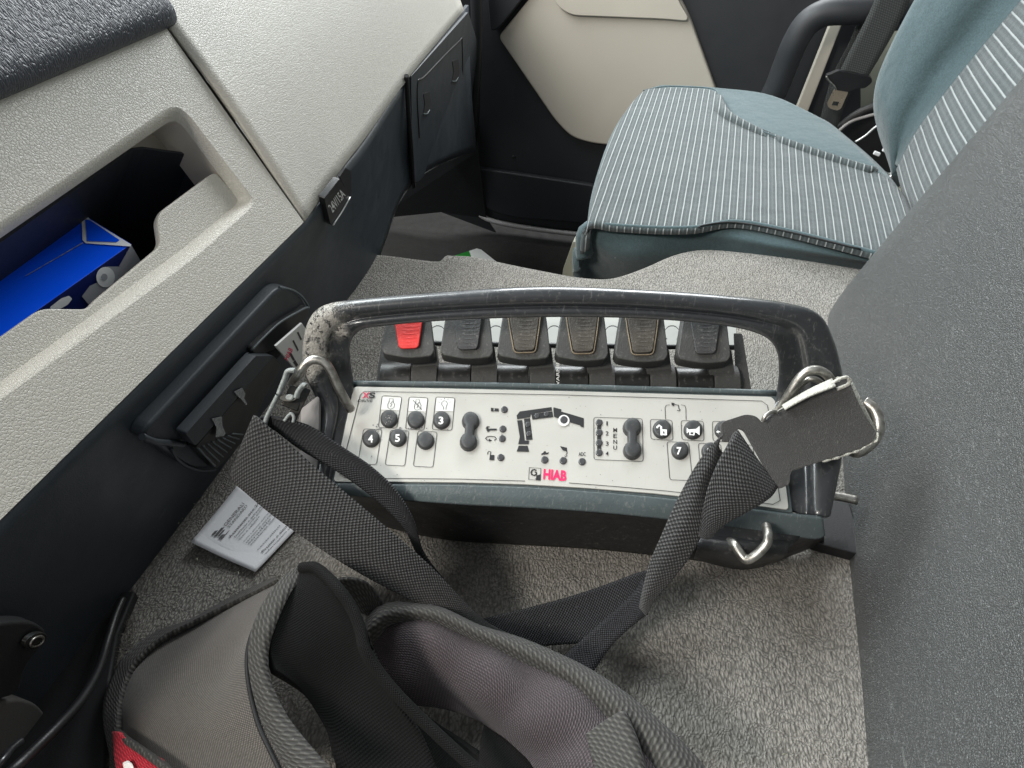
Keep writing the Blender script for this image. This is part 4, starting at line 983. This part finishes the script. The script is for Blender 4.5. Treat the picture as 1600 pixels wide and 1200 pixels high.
# ---- levers
LX = [(638, 'red'), (730, 'grip_dark'), (819, 'brown'), (910, 'brown'), (1003, 'brown'), (1101, 'grip_dark')]
def DQ(x, y, d): return D(x, y, d)
for i, (cx, kind) in enumerate(LX):
    sl = (cx-638)*.018            # the bank drops slightly towards the right
    lev = rounded([DQ(cx-30, 470+sl, .548), DQ(cx+32, 470+sl, .548), DQ(cx+37, 510+sl, .541), DQ(cx+41, 548+sl, .535), DQ(cx+36, 556+sl, .534), DQ(cx, 560+sl, .533), DQ(cx-38, 553+sl, .534), DQ(cx-42, 545+sl, .535), DQ(cx-36, 505+sl, .541)], [.004, .004, 0, .004, .003, .02, .003, .004, 0], 3)
    nn = (lev[3]-lev[0]).cross(lev[12]-lev[0]).normalized(); nn = nn if nn.dot(CAM-lev[0]) > 0 else -nn
    # the cap: dark paddle
    cap = prism('lever', lev, -nn, .013, M['lever'], rem, .003, 4)
    gp = rounded([DQ(cx-25, 480+sl, .5452), DQ(cx+25, 480+sl, .5452), DQ(cx+21, 512+sl, .540), DQ(cx+16, 545+sl, .534), DQ(cx-14, 546+sl, .534), DQ(cx-20, 512+sl, .540)], .003, 3)
    if cx in (819, 910, 1003):
        loop = rounded([DQ(cx-27, 478+sl, .5445), DQ(cx+27, 478+sl, .5445), DQ(cx+23, 512+sl, .5393), DQ(cx+17.5, 547.5+sl, .5333), DQ(cx-15.5, 548+sl, .5333), DQ(cx-22, 512+sl, .5393)], .003, 3)
        tube('worn_grip_edge', loop, .00055, M['wornedge'], cap, 1, 6, closed=True)
    g_ = prism('grip_insert', gp, nn, .0016, M[kind], cap, .0006, 2)
    for k_ in range(9):
        y = 493+sl+k_*5.8; hw = 22-k_*.85
        tube('grip_rib', [DQ(cx-hw, y, .5425-k_*.0010), DQ(cx+.5, y+.8, .5420-k_*.0010), DQ(cx+hw, y, .5425-k_*.0010)], .0010, M[kind], g_, 2, 6)
    # stem bending down to the shaft
    # neck down from the cap, and its knuckle round the shaft
    nk = rounded([DQ(cx+2, 540+sl, .546), DQ(cx+42, 538+sl, .546), DQ(cx+47, 575+sl, .549), DQ(cx+47, 600+sl, .556), DQ(cx+9, 600+sl, .556), DQ(cx+8, 575+sl, .549)], .0015, 3)
    prism('lever_neck', nk, FW, .012, M['lever'], cap, .002, 3)
    kr = .0150; kc = 593
    ka = DQ(cx+8, kc+sl, .561); kb = DQ(cx+47, kc+.5+sl, .561)
    tube('lever_knuckle', [ka, ka.lerp(kb, .02), ka.lerp(kb, .5), ka.lerp(kb, .98), kb], kr, M['lever'], cap, 1, 40, ref=V((0, 0, 1)))
    bl_ = DQ(cx-47 if i else cx-40, kc+1+sl, .5615); br_ = DQ(cx+6.5, kc+1.5+sl, .5615)
    tube('lever_barrel', [bl_, bl_.lerp(br_, .015), bl_.lerp(br_, .5), bl_.lerp(br_, .985), br_], .0142, M['barrel'], rem, 1, 40, ref=V((0, 0, 1)))
# shaft hump on both ends
prism('lever_bank_side', rounded([D(*p) for p in ((600, 516, .566), (608, 509, .570), (612, 600, .555), (588, 607, .552), (590, 575, .556))], .003, 2), RT, .004, M['lever'], rem, .001)
prism('lever_bank_side', rounded([D(*p) for p in ((1146, 520, .566), (1152, 522, .566), (1166, 611, .552), (1150, 612, .552))], .002, 2), RT, .004, M['lever'], rem, .001)
# lever label rail behind the levers, with printed marks
lr = [D(608, 508, .600), D(1150, 518, .600), D(1152, 541, .592), D(606, 533, .592)]
ln_ = (lr[1]-lr[0]).cross(lr[3]-lr[0]).normalized(); ln_ = ln_ if ln_.dot(CAM-lr[0]) > 0 else -ln_
lr[0:2] = [D(608, 480, .612), D(1150, 490, .612)]
lab = prism('label_rail', lr, -ln_, .003, M['rail'], rem, .0005)
tube('rail_edge', [D(604, 535, .590), D(880, 540, .590), D(1154, 543, .590)], .0022, M['black'], lab, 3, 8)
q = []
for cx in (684, 775, 866, 957, 1050):
    pts = [D(cx+12*math.cos(a), 521+12*math.sin(a), .5955) for a in [i*math.pi/9 for i in range(18)]]
    for i in range(18):
        a_, b_2 = pts[i], pts[(i+1) % 18]; w_ = UP*.0004; q.append(([a_-w_, b_2-w_, b_2+w_, a_+w_], [(0, 1, 2, 3)]))
merge('rail_marks', q, M['grey_ink'], lab)
# small vertical warning strip between the third and fourth lever
vs_ = text_quad('WARNING', D(869, 607, .545), D(869, 553, .545), D(874, 607, .545), .01)
merge('strip_lettering', [vs_], M['white_ink'], rem)
# ---- rings and staples
tube('steel_ring', [D(*p) for p in ((548, 640, .505), (541, 628, .500), (527, 602, .494), (517, 580, .490), (506, 566, .488), (490, 562, .487), (477, 569, .487), (466, 586, .489), (458, 600, .494), (462, 612, .500))], .0031, M['steel'], rem, 8, 16)
tube('steel_ring', [D(*p) for p in ((1212, 650, .506), (1222, 634, .500), (1233, 616, .494), (1246, 595, .490), (1260, 581, .487), (1276, 578, .486), (1290, 584, .487), (1300, 596, .49), (1310, 612, .497), (1316, 640, .505))], .0031, M['steel'], rem, 8, 16)
tube('steel_ring', [D(*p) for p in ((1228, 636, .506), (1240, 616, .500), (1254, 598, .497), (1268, 592, .494), (1282, 598, .495), (1292, 612, .50))], .0022, M['steel'], rem, 8, 12)
tube('side_ring', [D(*p) for p in ((1350, 628, .500), (1365, 640, .497), (1372, 660, .495), (1368, 682, .495), (1354, 698, .497), (1338, 706, .500), (1325, 700, .51))], .0042, M['steel'], rem, 8, 14)
tube('staple', [D(*p) for p in ((1140, 846, .478), (1148, 852, .470), (1156, 864, .466), (1166, 874, .463), (1180, 868, .460), (1196, 852, .458), (1200, 838, .460), (1197, 822, .474))], .0030, M['steel'], rem, 8, 14)
# battery hump on the lower right
patch('lower_hump', [[D(1080, 812, .4885), D(1150, 820, .4885), D(1250, 832, .4885)], [D(1085, 838, .486), D(1150, 845, .484), D(1242, 848, .486)], [D(1090, 852, .478), D(1150, 862, .476), D(1225, 862, .482)], [Z(1085, 868, .002), Z(1160, 884, .002), Z(1215, 870, .002)]], M['housing'], rem, 5, 5, .003, -1)

# ================================================================== SHOULDER HARNESS
har = thing('shoulder_harness', 'black webbing shoulder harness with padded sections clipped to the remote control', 'harness', (.25, .08, 0))
def wob(a=.0006):
    return lambda u, v: V((0, 0, a*math.sin(u*160+v*40)))
# left webbing: from the clasp fold down to the pads
def zr(a, b, za, zb=None, n=3, bow=.002):
    A = Z(a[0], a[1], za); B = Z(b[0], b[1], za if zb is None else zb)
    return [A, A.lerp(B, .5)+V((0, 0, bow)), B]
def dr_(a, b, da, db):
    A = D(a[0], a[1], da); B = D(b[0], b[1], db); return [A, A.lerp(B, .5)-FW*.002, B]
LW = [dr_((374, 728), (410, 657), .486, .484), dr_((364, 738), (399, 650), .482, .480), dr_((366, 752), (404, 653), .478, .476), dr_((385, 770), (440, 684), .472, .474), dr_((440, 815), (525, 757), .464, .468), dr_((540, 882), (602, 822), .461, .465), dr_((640, 936), (672, 884), .466, .468), dr_((742, 984), (752, 966), .474, .476), dr_((800, 1020), (800, 992), .48, .48)]
patch('left_webbing', LW, M['web'], har, 7, 5, .0022, 0)
LW2 = [[D(402, 655, .482), D(418, 650, .480), D(446, 656, .478)], [D(430, 672, .484), D(455, 668, .482), D(487, 668, .479)], [D(470, 702, .484), D(500, 692, .480), D(530, 696, .477)], [D(530, 738, .480), D(548, 722, .477), D(578, 728, .474)], [D(585, 778, .477), D(600, 762, .474), D(618, 766, .472)], [D(630, 822, .476), D(638, 812, .474), D(647, 814, .474)], [D(650, 862, .482), D(656, 858, .481), D(662, 866, .482)], [D(676, 905, .49), D(682, 900, .49), D(692, 905, .49)]]
patch('webbing_return', LW2, M['web_shaded'], har, 7, 4, .0022, 0)
# left clasp
cl = thing('strap_clasp', 'tmp', 'tmp', D(455, 620, .48)) if False else None
dC = .478
def K(x, y, d=dC): return D(x, y, d)
def bar(name, a, b, w, t, mat, par, bev=.0008):
    a, b = V(a), V(b); ax = (b-a); md_ = (a+b)/2; vw = (CAM-md_).normalized(); sd = ax.cross(vw).normalized(); up_ = sd.cross(ax).normalized()
    return box(name, md_, ax, sd, up_, ax.length, w, t, mat, par, bev)
cb = bar('clasp', K(452, 638, .482), K(466, 606, .486), .011, .003, M['clasp'], har)
tube('clasp_jaw', [K(436, 616), K(440, 605), K(446, 590), K(450, 580), K(462, 579)], .0018, M['clasp_edge'], cb, 5, 8, ref=FW, flat=1.8)
tube('clasp_jaw', [K(463, 622), K(466, 612), K(474, 602), K(478, 603)], .0018, M['clasp_edge'], cb, 5, 8, ref=FW, flat=1.8)
bar('clasp_side', K(452, 660, .484), K(478, 606, .486), .007, .004, M['clasp'], cb)
hub = [K(450+14*math.cos(a), 622+6*math.sin(a), .4765) for a in [i*math.pi/10 for i in range(20)]]
prism('clasp_plate', hub, FW, .002, M['clasp'], cb, .0005)
rv = [K(452+6.5*math.cos(a), 621+5*math.sin(a), .475) for a in [i*math.pi/8 for i in range(16)]]
prism('rivet', rv, FW, .0025, M['clasp_edge'], cb, .001, 3)
tube('clasp_arm', [K(414, 662), K(418, 650), K(426, 634), K(434, 618)], .0016, M['clasp_edge'], cb, 4, 8, ref=FW, flat=1.6)
tube('clasp_arm', [K(444, 658), K(450, 650), K(455, 646), K(459, 652), K(458, 660)], .0011, M['clasp_edge'], cb, 4, 8)
bar('clasp_bar', K(416, 656, .484), K(452, 664, .484), .004, .004, M['clasp'], cb)
# right bracket (worn black leather keeper)
BR = [(1130, 690), (1126, 664), (1132, 658), (1166, 647), (1182, 650), (1191, 660), (1198, 655), (1206, 647), (1258, 620), (1318, 590), (1327, 594), (1345, 638), (1371, 678), (1362, 692), (1340, 702), (1285, 720), (1238, 735), (1235, 742), (1234, 757), (1216, 765), (1209, 753), (1163, 672), (1151, 669), (1144, 690)]
dB = lambda x, y: .462+(x-1130)*.00006
q0, q1, q2 = D(1130, 680, .462), D(1345, 620, .482), D(1235, 750, .462)
bn = (q1-q0).cross(q2-q0).normalized(); bn = bn if bn.dot(CAM-q0) > 0 else -bn
def PB(x, y, o=0): return plane_hit(x, y, q0+bn*o, bn)
bl = rounded([PB(*p) for p in BR], [.001, .002, .002, .004, .003, .001, .001, .001, 0, .001, .001, .01, .003, .001, .001, 0, .001, .001, .004, .003, .001, .002, .003, .001], 3)
kp = prism('strap_keeper', bl, -bn, .0022, M['blackleather'], har, .0007, 3)
# second layer of the keeper behind with frayed light edges
prism('keeper_back', [PB(*p, -.010) for p in ((1208, 646), (1262, 612), (1310, 588), (1330, 590), (1374, 680), (1350, 700), (1280, 722), (1240, 735))], -bn, .002, M['fray'], kp, .0006)
tube('frayed_edge', [PB(*p, -.001) for p in ((1206, 649), (1235, 634), (1258, 622), (1285, 607), (1300, 602), (1318, 592), (1324, 593))], lambda t: .0006+.0006*math.sin(t*31)**2, M['fray'], kp, 6, 7)
tube('frayed_edge', [PB(*p, -.001) for p in ((1371, 676), (1370, 688), (1358, 694), (1344, 703), (1326, 709), (1306, 716), (1285, 721))], lambda t: .0005+.0006*math.sin(t*25)**2, M['fray'], kp, 6, 7)
tube('keeper_lace', [D(*p) for p in ((1192, 658, .464), (1196, 650, .463), (1206, 643, .464), (1214, 645, .466))], .0014, M['steel'], kp, 5, 8)
tube('frayed_loop', [D(*p) for p in ((1282, 604, .478), (1298, 600, .477), (1312, 592, .477), (1324, 590, .478), (1326, 600, .48), (1308, 608, .48))], .0012, M['fray'], kp, 5, 8)
patch('frayed_fold', [[D(1222, 634, .474), D(1262, 610, .477), D(1300, 592, .48)], [D(1226, 640, .468), D(1264, 620, .470), D(1306, 604, .474)]], M['fray'], kp, 4, 5, .0012, 0)
# right webbing
RA = [[PB(1150, 671, -.001), PB(1182, 718, -.001), PB(1214, 762, -.001)], [D(1140, 690, .456), D(1170, 735, .453), D(1203, 777, .454)], [D(1122, 722, .452), D(1150, 762, .448), D(1184, 790, .450)], [D(1106, 762, .450), D(1128, 790, .447), D(1155, 806, .449)], [D(1097, 800, .448), D(1110, 815, .446), D(1128, 822, .448)], [D(1092, 838, .446), D(1100, 842, .445), D(1108, 842, .446)]]
patch('right_webbing_front', RA, M['web'], har, 6, 5, .0022, 0)
RB = [[D(1128, 680, .463), D(1122, 700, .462), D(1150, 730, .470)], [D(1104, 704, .459), D(1112, 725, .456), D(1120, 760, .462)], [D(1082, 738, .455), D(1094, 752, .451), D(1108, 778, .455)], [D(1058, 784, .452), D(1078, 798, .446), D(1100, 824, .448)], [D(1034, 838, .452), D(1054, 850, .446), D(1078, 868, .447)], [D(1016, 880, .456), D(1030, 893, .452), D(1050, 905, .453)], [D(1006, 920, .462), D(1012, 930, .459), D(1024, 935, .459)], [D(1000, 950, .468), D(1005, 955, .465), D(1010, 962, .464)]]
patch('right_webbing', RB, M['web'], har, 7, 6, .0022, 0)
RC = [[Z(1022, 892, .060), Z(1020, 905, .056), Z(1020, 925, .050)], [Z(1000, 894, .058), Z(1000, 925, .048), Z(1000, 962, .040)], [Z(945, 914, .046), Z(955, 950, .036), Z(960, 990, .026)], [Z(895, 931, .038), Z(905, 965, .028), Z(910, 1004, .018)], [Z(840, 946, .032), Z(850, 975, .024), Z(860, 1008, .014)], [Z(756, 966, .030), Z(765, 990, .024), Z(780, 1020, .016)]]
patch('right_webbing_rear', RC, M['web_shaded'], har, 6, 5, .0022, 0)
RD = [[Z(1006, 905, .058), Z(1010, 960, .050)], [Z(982, 935, .044), Z(1000, 968, .040)], [Z(940, 972, .034), Z(964, 1000, .030)], [Z(902, 1006, .026), Z(940, 1030, .024)], [Z(870, 1036, .02), Z(915, 1068, .02)]]
patch('right_webbing_twist', RD, M['web_shaded'], har, 6, 4, .0022, 0)
# ---- left pad: outer face
LPd = [
 [Z(418, 914, .020), Z(350, 945, .012), Z(287, 979, .010), Z(236, 1000, .008), Z(192, 1038, .008), Z(176, 1096, .010), Z(180, 1138, .012), Z(184, 1215, .02)],
 [Z(440, 912, .050), Z(385, 955, .044), Z(330, 1000, .038), Z(280, 1040, .034), Z(240, 1075, .034), Z(220, 1110, .036), Z(222, 1150, .038), Z(240, 1220, .04)],
 [Z(455, 906, .075), Z(412, 960, .072), Z(375, 1010, .066), Z(345, 1060, .060), Z(325, 1100, .058), Z(315, 1140, .058), Z(325, 1175, .058), Z(350, 1225, .06)],
 [Z(466, 896, .088), Z(432, 930, .094), Z(408, 975, .094), Z(396, 1020, .090), Z(398, 1070, .086), Z(412, 1130, .080), Z(432, 1175, .078), Z(460, 1230, .076)],
]
patch('left_pad', LPd, M['pad'], har, 7, 6, .004, -1)
tube('pad_seam', [p+V((0, 0, .001)) for p in [Z(462, 902, .088), Z(425, 934, .093), Z(399, 980, .092), Z(387, 1022, .088), Z(389, 1070, .084), Z(403, 1130, .079), Z(423, 1175, .077), Z(450, 1230, .075)]], .0012, M['matte_black'], har, 6, 6)
BND = [[p+V((0, 0, .003)) for p in [Z(470, 889, .092), Z(434, 920, .098), Z(405, 968, .098), Z(393, 1018, .094), Z(396, 1068, .090), Z(412, 1126, .084), Z(432, 1170, .082), Z(462, 1225, .080)]],
       [p for p in [Z(474, 890, .096), Z(445, 922, .103), Z(420, 972, .103), Z(408, 1018, .099), Z(412, 1066, .095), Z(430, 1122, .090), Z(456, 1166, .088), Z(494, 1215, .086)]],
       [p for p in [Z(480, 892, .094), Z(453, 926, .101), Z(430, 975, .101), Z(417, 1018, .097), Z(420, 1064, .093), Z(446, 1118, .088), Z(478, 1160, .086), Z(520, 1208, .084)]]]
patch('pad_binding', BND, M['binding'], har, 4, 6, .0030, 0)
B2 = [[Z(432, 904, .030), Z(400, 918, .020), Z(352, 941, .013), Z(300, 970, .012), Z(245, 990, .012), Z(202, 1022, .012), Z(182, 1050, .012), Z(167, 1090, .014), Z(165, 1125, .016), Z(172, 1165, .018), Z(186, 1215, .02)],
      [Z(436, 908, .038), Z(405, 925, .030), Z(356, 948, .024), Z(300, 975, .022), Z(250, 1002, .02), Z(214, 1035, .02), Z(200, 1060, .02), Z(190, 1095, .022), Z(186, 1125, .024), Z(188, 1165, .024), Z(200, 1215, .026)]]
patch('pad_binding', B2, M['binding'], har, 4, 6, .0035, 0)
# red woven label
RLb = [[Z(182, 1148, .030), Z(184, 1180, .030), Z(190, 1220, .030)], [Z(192, 1150, .038), Z(196, 1175, .038), Z(205, 1215, .038)], [Z(215, 1168, .043), Z(222, 1190, .043), Z(232, 1220, .043)], [Z(258, 1192, .050), Z(262, 1204, .05), Z(268, 1225, .05)]]
rl = patch('red_label', [[p+V((0, 0, .004)) for p in r] for r in RLb], M['redlabel'], har, 4, 4, .002, 0)
patch('label_lettering', [[Z(192, 1193, .048), Z(196, 1212, .048)], [Z(200, 1189, .048), Z(208, 1212, .048)], [Z(207, 1194, .048), Z(214, 1212, .048)]], M['wlabel'], rl, 3, 3, .001, 0)
tube('label_binding', [Z(186, 1146, .036), Z(200, 1158, .044), Z(225, 1175, .050), Z(262, 1202, .056), Z(285, 1222, .058)], .0022, M['binding'], har, 5, 8)
# ---- dark inner loop rising between the pads
IL = [
 [Z(472, 890, .096), Z(445, 925, .100), Z(428, 975, .098), Z(420, 1020, .094), Z(428, 1050, .090)],
 [Z(500, 898, .100), Z(480, 940, .095), Z(470, 1000, .088), Z(465, 1045, .080), Z(475, 1085, .070)],
 [Z(528, 922, .098), Z(525, 965, .090), Z(520, 1020, .078), Z(512, 1080, .066), Z(510, 1140, .056)],
 [Z(550, 946, .092), Z(565, 990, .084), Z(565, 1045, .070), Z(560, 1110, .058), Z(545, 1215, .045)],
 [Z(566, 975, .086), Z(585, 1030, .078), Z(620, 1095, .064), Z(660, 1150, .05), Z(690, 1220, .04)],
]
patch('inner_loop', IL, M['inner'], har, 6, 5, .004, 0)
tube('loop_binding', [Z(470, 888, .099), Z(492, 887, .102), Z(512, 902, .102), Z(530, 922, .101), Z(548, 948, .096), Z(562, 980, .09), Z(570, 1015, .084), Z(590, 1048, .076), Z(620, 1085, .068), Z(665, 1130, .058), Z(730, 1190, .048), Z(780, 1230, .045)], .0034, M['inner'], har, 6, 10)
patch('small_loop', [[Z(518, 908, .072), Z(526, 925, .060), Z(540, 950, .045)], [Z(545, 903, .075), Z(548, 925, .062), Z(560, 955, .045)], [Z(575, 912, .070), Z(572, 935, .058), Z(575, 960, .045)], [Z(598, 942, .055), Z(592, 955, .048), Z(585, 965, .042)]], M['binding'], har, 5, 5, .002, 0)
# ---- right pad: rolled, purple-grey lining facing up
RP = [
 [Z(572, 1020, .030), Z(585, 1000, .040), Z(614, 968, .044), Z(685, 970, .046), Z(750, 996, .048), Z(820, 1030, .050), Z(890, 1068, .052), Z(950, 1110, .054), Z(1000, 1160, .056), Z(1040, 1215, .056)],
 [Z(578, 1035, .030), Z(598, 1010, .038), Z(650, 1000, .046), Z(720, 1022, .050), Z(780, 1050, .054), Z(840, 1085, .058), Z(890, 1120, .060), Z(930, 1160, .062), Z(960, 1200, .062), Z(990, 1240, .062)],
 [Z(590, 1055, .022), Z(620, 1050, .028), Z(670, 1050, .034), Z(730, 1070, .040), Z(780, 1095, .046), Z(825, 1125, .050), Z(860, 1155, .052), Z(890, 1190, .054), Z(910, 1220, .054), Z(930, 1250, .054)],
 [Z(612, 1080, .012), Z(650, 1090, .014), Z(700, 1100, .018), Z(745, 1110, .022), Z(775, 1125, .026), Z(805, 1150, .030), Z(830, 1175, .034), Z(850, 1205, .036), Z(865, 1230, .036), Z(880, 1260, .036)],
]
rnd = random.Random(3)
def wr(u, v): return V((0, 0, .0022*math.sin(v*150+u*60)*math.exp(-((u-.03)/.03)**2)+.0012*math.sin(v*70-u*120)))
patch('right_pad', RP, M['lining'], har, 8, 6, .006, -1, jit=wr)
BE = [
 [Z(566, 1000, .040), Z(578, 966, .050), Z(608, 944, .052), Z(682, 950, .054), Z(749, 980, .056), Z(820, 1002, .058), Z(911, 1043, .060), Z(975, 1084, .062), Z(1030, 1130, .062), Z(1084, 1182, .062), Z(1120, 1230, .062)],
 [Z(569, 1008, .044), Z(584, 976, .057), Z(612, 956, .060), Z(683, 960, .061), Z(748, 988, .063), Z(815, 1014, .065), Z(900, 1055, .067), Z(960, 1098, .069), Z(1010, 1142, .069), Z(1056, 1192, .069), Z(1085, 1240, .068)],
 [Z(572, 1022, .038), Z(590, 994, .048), Z(618, 971, .052), Z(685, 974, .053), Z(747, 1000, .055), Z(810, 1030, .057), Z(886, 1072, .058), Z(940, 1114, .06), Z(985, 1160, .06), Z(1020, 1210, .06), Z(1045, 1250, .06)],
]
patch('pad_binding', BE, M['binding'], har, 5, 6, .003, 0)
tube('binding_seam', [p+V((0, 0, .0012)) for p in BE[2]], .0011, M['matte_black'], har, 6, 6)
# webbing tab over the right pad
patch('webbing_tab', [[Z(917, 1148, .066), Z(925, 1180, .068), Z(940, 1230, .07)], [Z(945, 1128, .072), Z(955, 1170, .073), Z(972, 1230, .074)], [Z(970, 1113, .075), Z(988, 1160, .076), Z(1006, 1230, .076)], [Z(976, 1116, .070), Z(995, 1160, .070), Z(1014, 1230, .07)]], M['binding'], har, 5, 5, .0025, 0)
# black fabric lying lower between pads, their shadow side put into its colour
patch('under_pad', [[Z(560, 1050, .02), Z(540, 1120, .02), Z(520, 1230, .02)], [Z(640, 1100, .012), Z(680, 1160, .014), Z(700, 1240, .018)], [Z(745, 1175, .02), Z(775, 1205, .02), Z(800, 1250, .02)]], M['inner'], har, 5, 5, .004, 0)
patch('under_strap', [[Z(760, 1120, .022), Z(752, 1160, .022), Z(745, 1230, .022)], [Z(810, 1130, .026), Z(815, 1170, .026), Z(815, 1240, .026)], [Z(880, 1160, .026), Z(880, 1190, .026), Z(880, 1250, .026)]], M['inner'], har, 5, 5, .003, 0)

# ================================================================== LEAFLET AND TAG
lf = thing('leaflet', 'white printed paper leaflet lying on the carpet against the dark dashboard foot', 'leaflet', Z(370, 830, 0))
c0, c1, c2, c3 = Z(298, 847, .006), Z(398, 893, .002), Z(472, 815, .002), Z(372, 757, .008)
pt = patch('paper', [[c3, (c3+c2)/2+V((0, 0, -.001)), c2], [(c0+c3)/2+V((0, 0, -.0008)), (c0+c1+c2+c3)/4+V((0, 0, -.0022)), (c1+c2)/2], [c0, (c0+c1)/2+V((0, 0, -.0012)), c1]], M['paper'], lf, 5, 5, .0004, 0)
patch('paper', [[c+V((.0004, -.0005, -.0004)) for c in (c3, (c3+c2)/2+V((0, 0, -.001)), c2)], [c+V((.0004, -.0005, -.0004)) for c in (c0, (c0+c1)/2+V((0, 0, -.0012)), c1)]], M['paper'], lf, 5, 5, .0004, 0)
# printing: u from the dash edge (c0->c1) and v up (c0->c3)
def LF(u, v, o=.0007):
    a = c0.lerp(c1, u); b = c3.lerp(c2, u); p = a.lerp(b, v)
    return p+V((0, 0, o-.0005*0-.0022*16*u*(1-u)*v*(1-v)*.55-.0012*4*u*(1-u)*(1-v)*.3))
def ltext(body, u0, u1, v0, v1, bold=0.0):
    g, f = text_geo(body, bold)
    return [LF((u1+u0)/2-(u1-u0)*b_, (v0+v1)/2+(v1-v0)*a_) for a_, b_ in g], f
q = [ltext('GENERALI', .205, .25, .40, .80, .0), ltext('STANDARD', .265, .30, .40, .80, 0), ltext('Assistenza ore 24', .37, .405, .28, .92, .01),
     ltext('Dall\'Italia e dall\'estero', .43, .455, .32, .95), ltext('numero verde gratuito', .465, .49, .32, .95), ltext('fisso e cellulare', .50, .525, .32, .75),
     ltext('tutti i giorni dell\'anno', .57, .595, .32, .95), ltext('servizio di soccorso', .605, .63, .32, .95), ltext('stradale', .64, .665, .32, .80), ltext('assistenza clienti', .675, .70, .32, .92),
     ltext('centralino', .80, .825, .30, .78), ltext('Pronto e sicuro', .87, .905, .30, .90, .01), ltext('informazioni utili', .925, .95, .30, .90)]
merge('print', q, M['grey_ink'], pt)
q = []
for a_, b_, c_, d_ in ((.17, .20, .20, .30), (.21, .24, .20, .38), (.25, .27, .22, .36), (.28, .31, .20, .30), (.315, .325, .19, .38)):
    q.append(([LF(a_, c_), LF(b_, c_+.02), LF(b_, d_), LF(a_, d_-.03)], [(0, 1, 2, 3)]))
merge('emblem', q, M['grey_ink'], pt)
st = thing('label_tag', 'white tag with red and black print tucked between dashboard holder and handle', 'tag', PL(452, 545, .03))
tgc = [PL(*p, .026) for p in ((431, 541), (472, 505), (500, 545), (500, 570), (464, 580))]
tg_ = prism('tag_card', tgc, -lp_n, .002, M['sticker'], st, .0004)
v1 = text_quad('HIAB', PL(444, 560, .0262), PL(452, 542, .0262), PL(450, 564, .0262), .02)
v1 = (v1[0], v1[1]); merge('tag_red_print', [v1], M['pink'], tg_)
q = [([PL(*p, .0262) for p in r_], [(0, 1, 2, 3)]) for r_ in (((457, 533), (459, 531), (467, 547), (465, 549)), ((464, 520), (466, 518), (472, 530), (470, 532)), ((452, 553), (455, 551), (461, 562), (458, 564)), ((458, 566), (461, 562), (466, 570), (463, 574)))]
merge('tag_black_print', q, M['ink'], tg_)
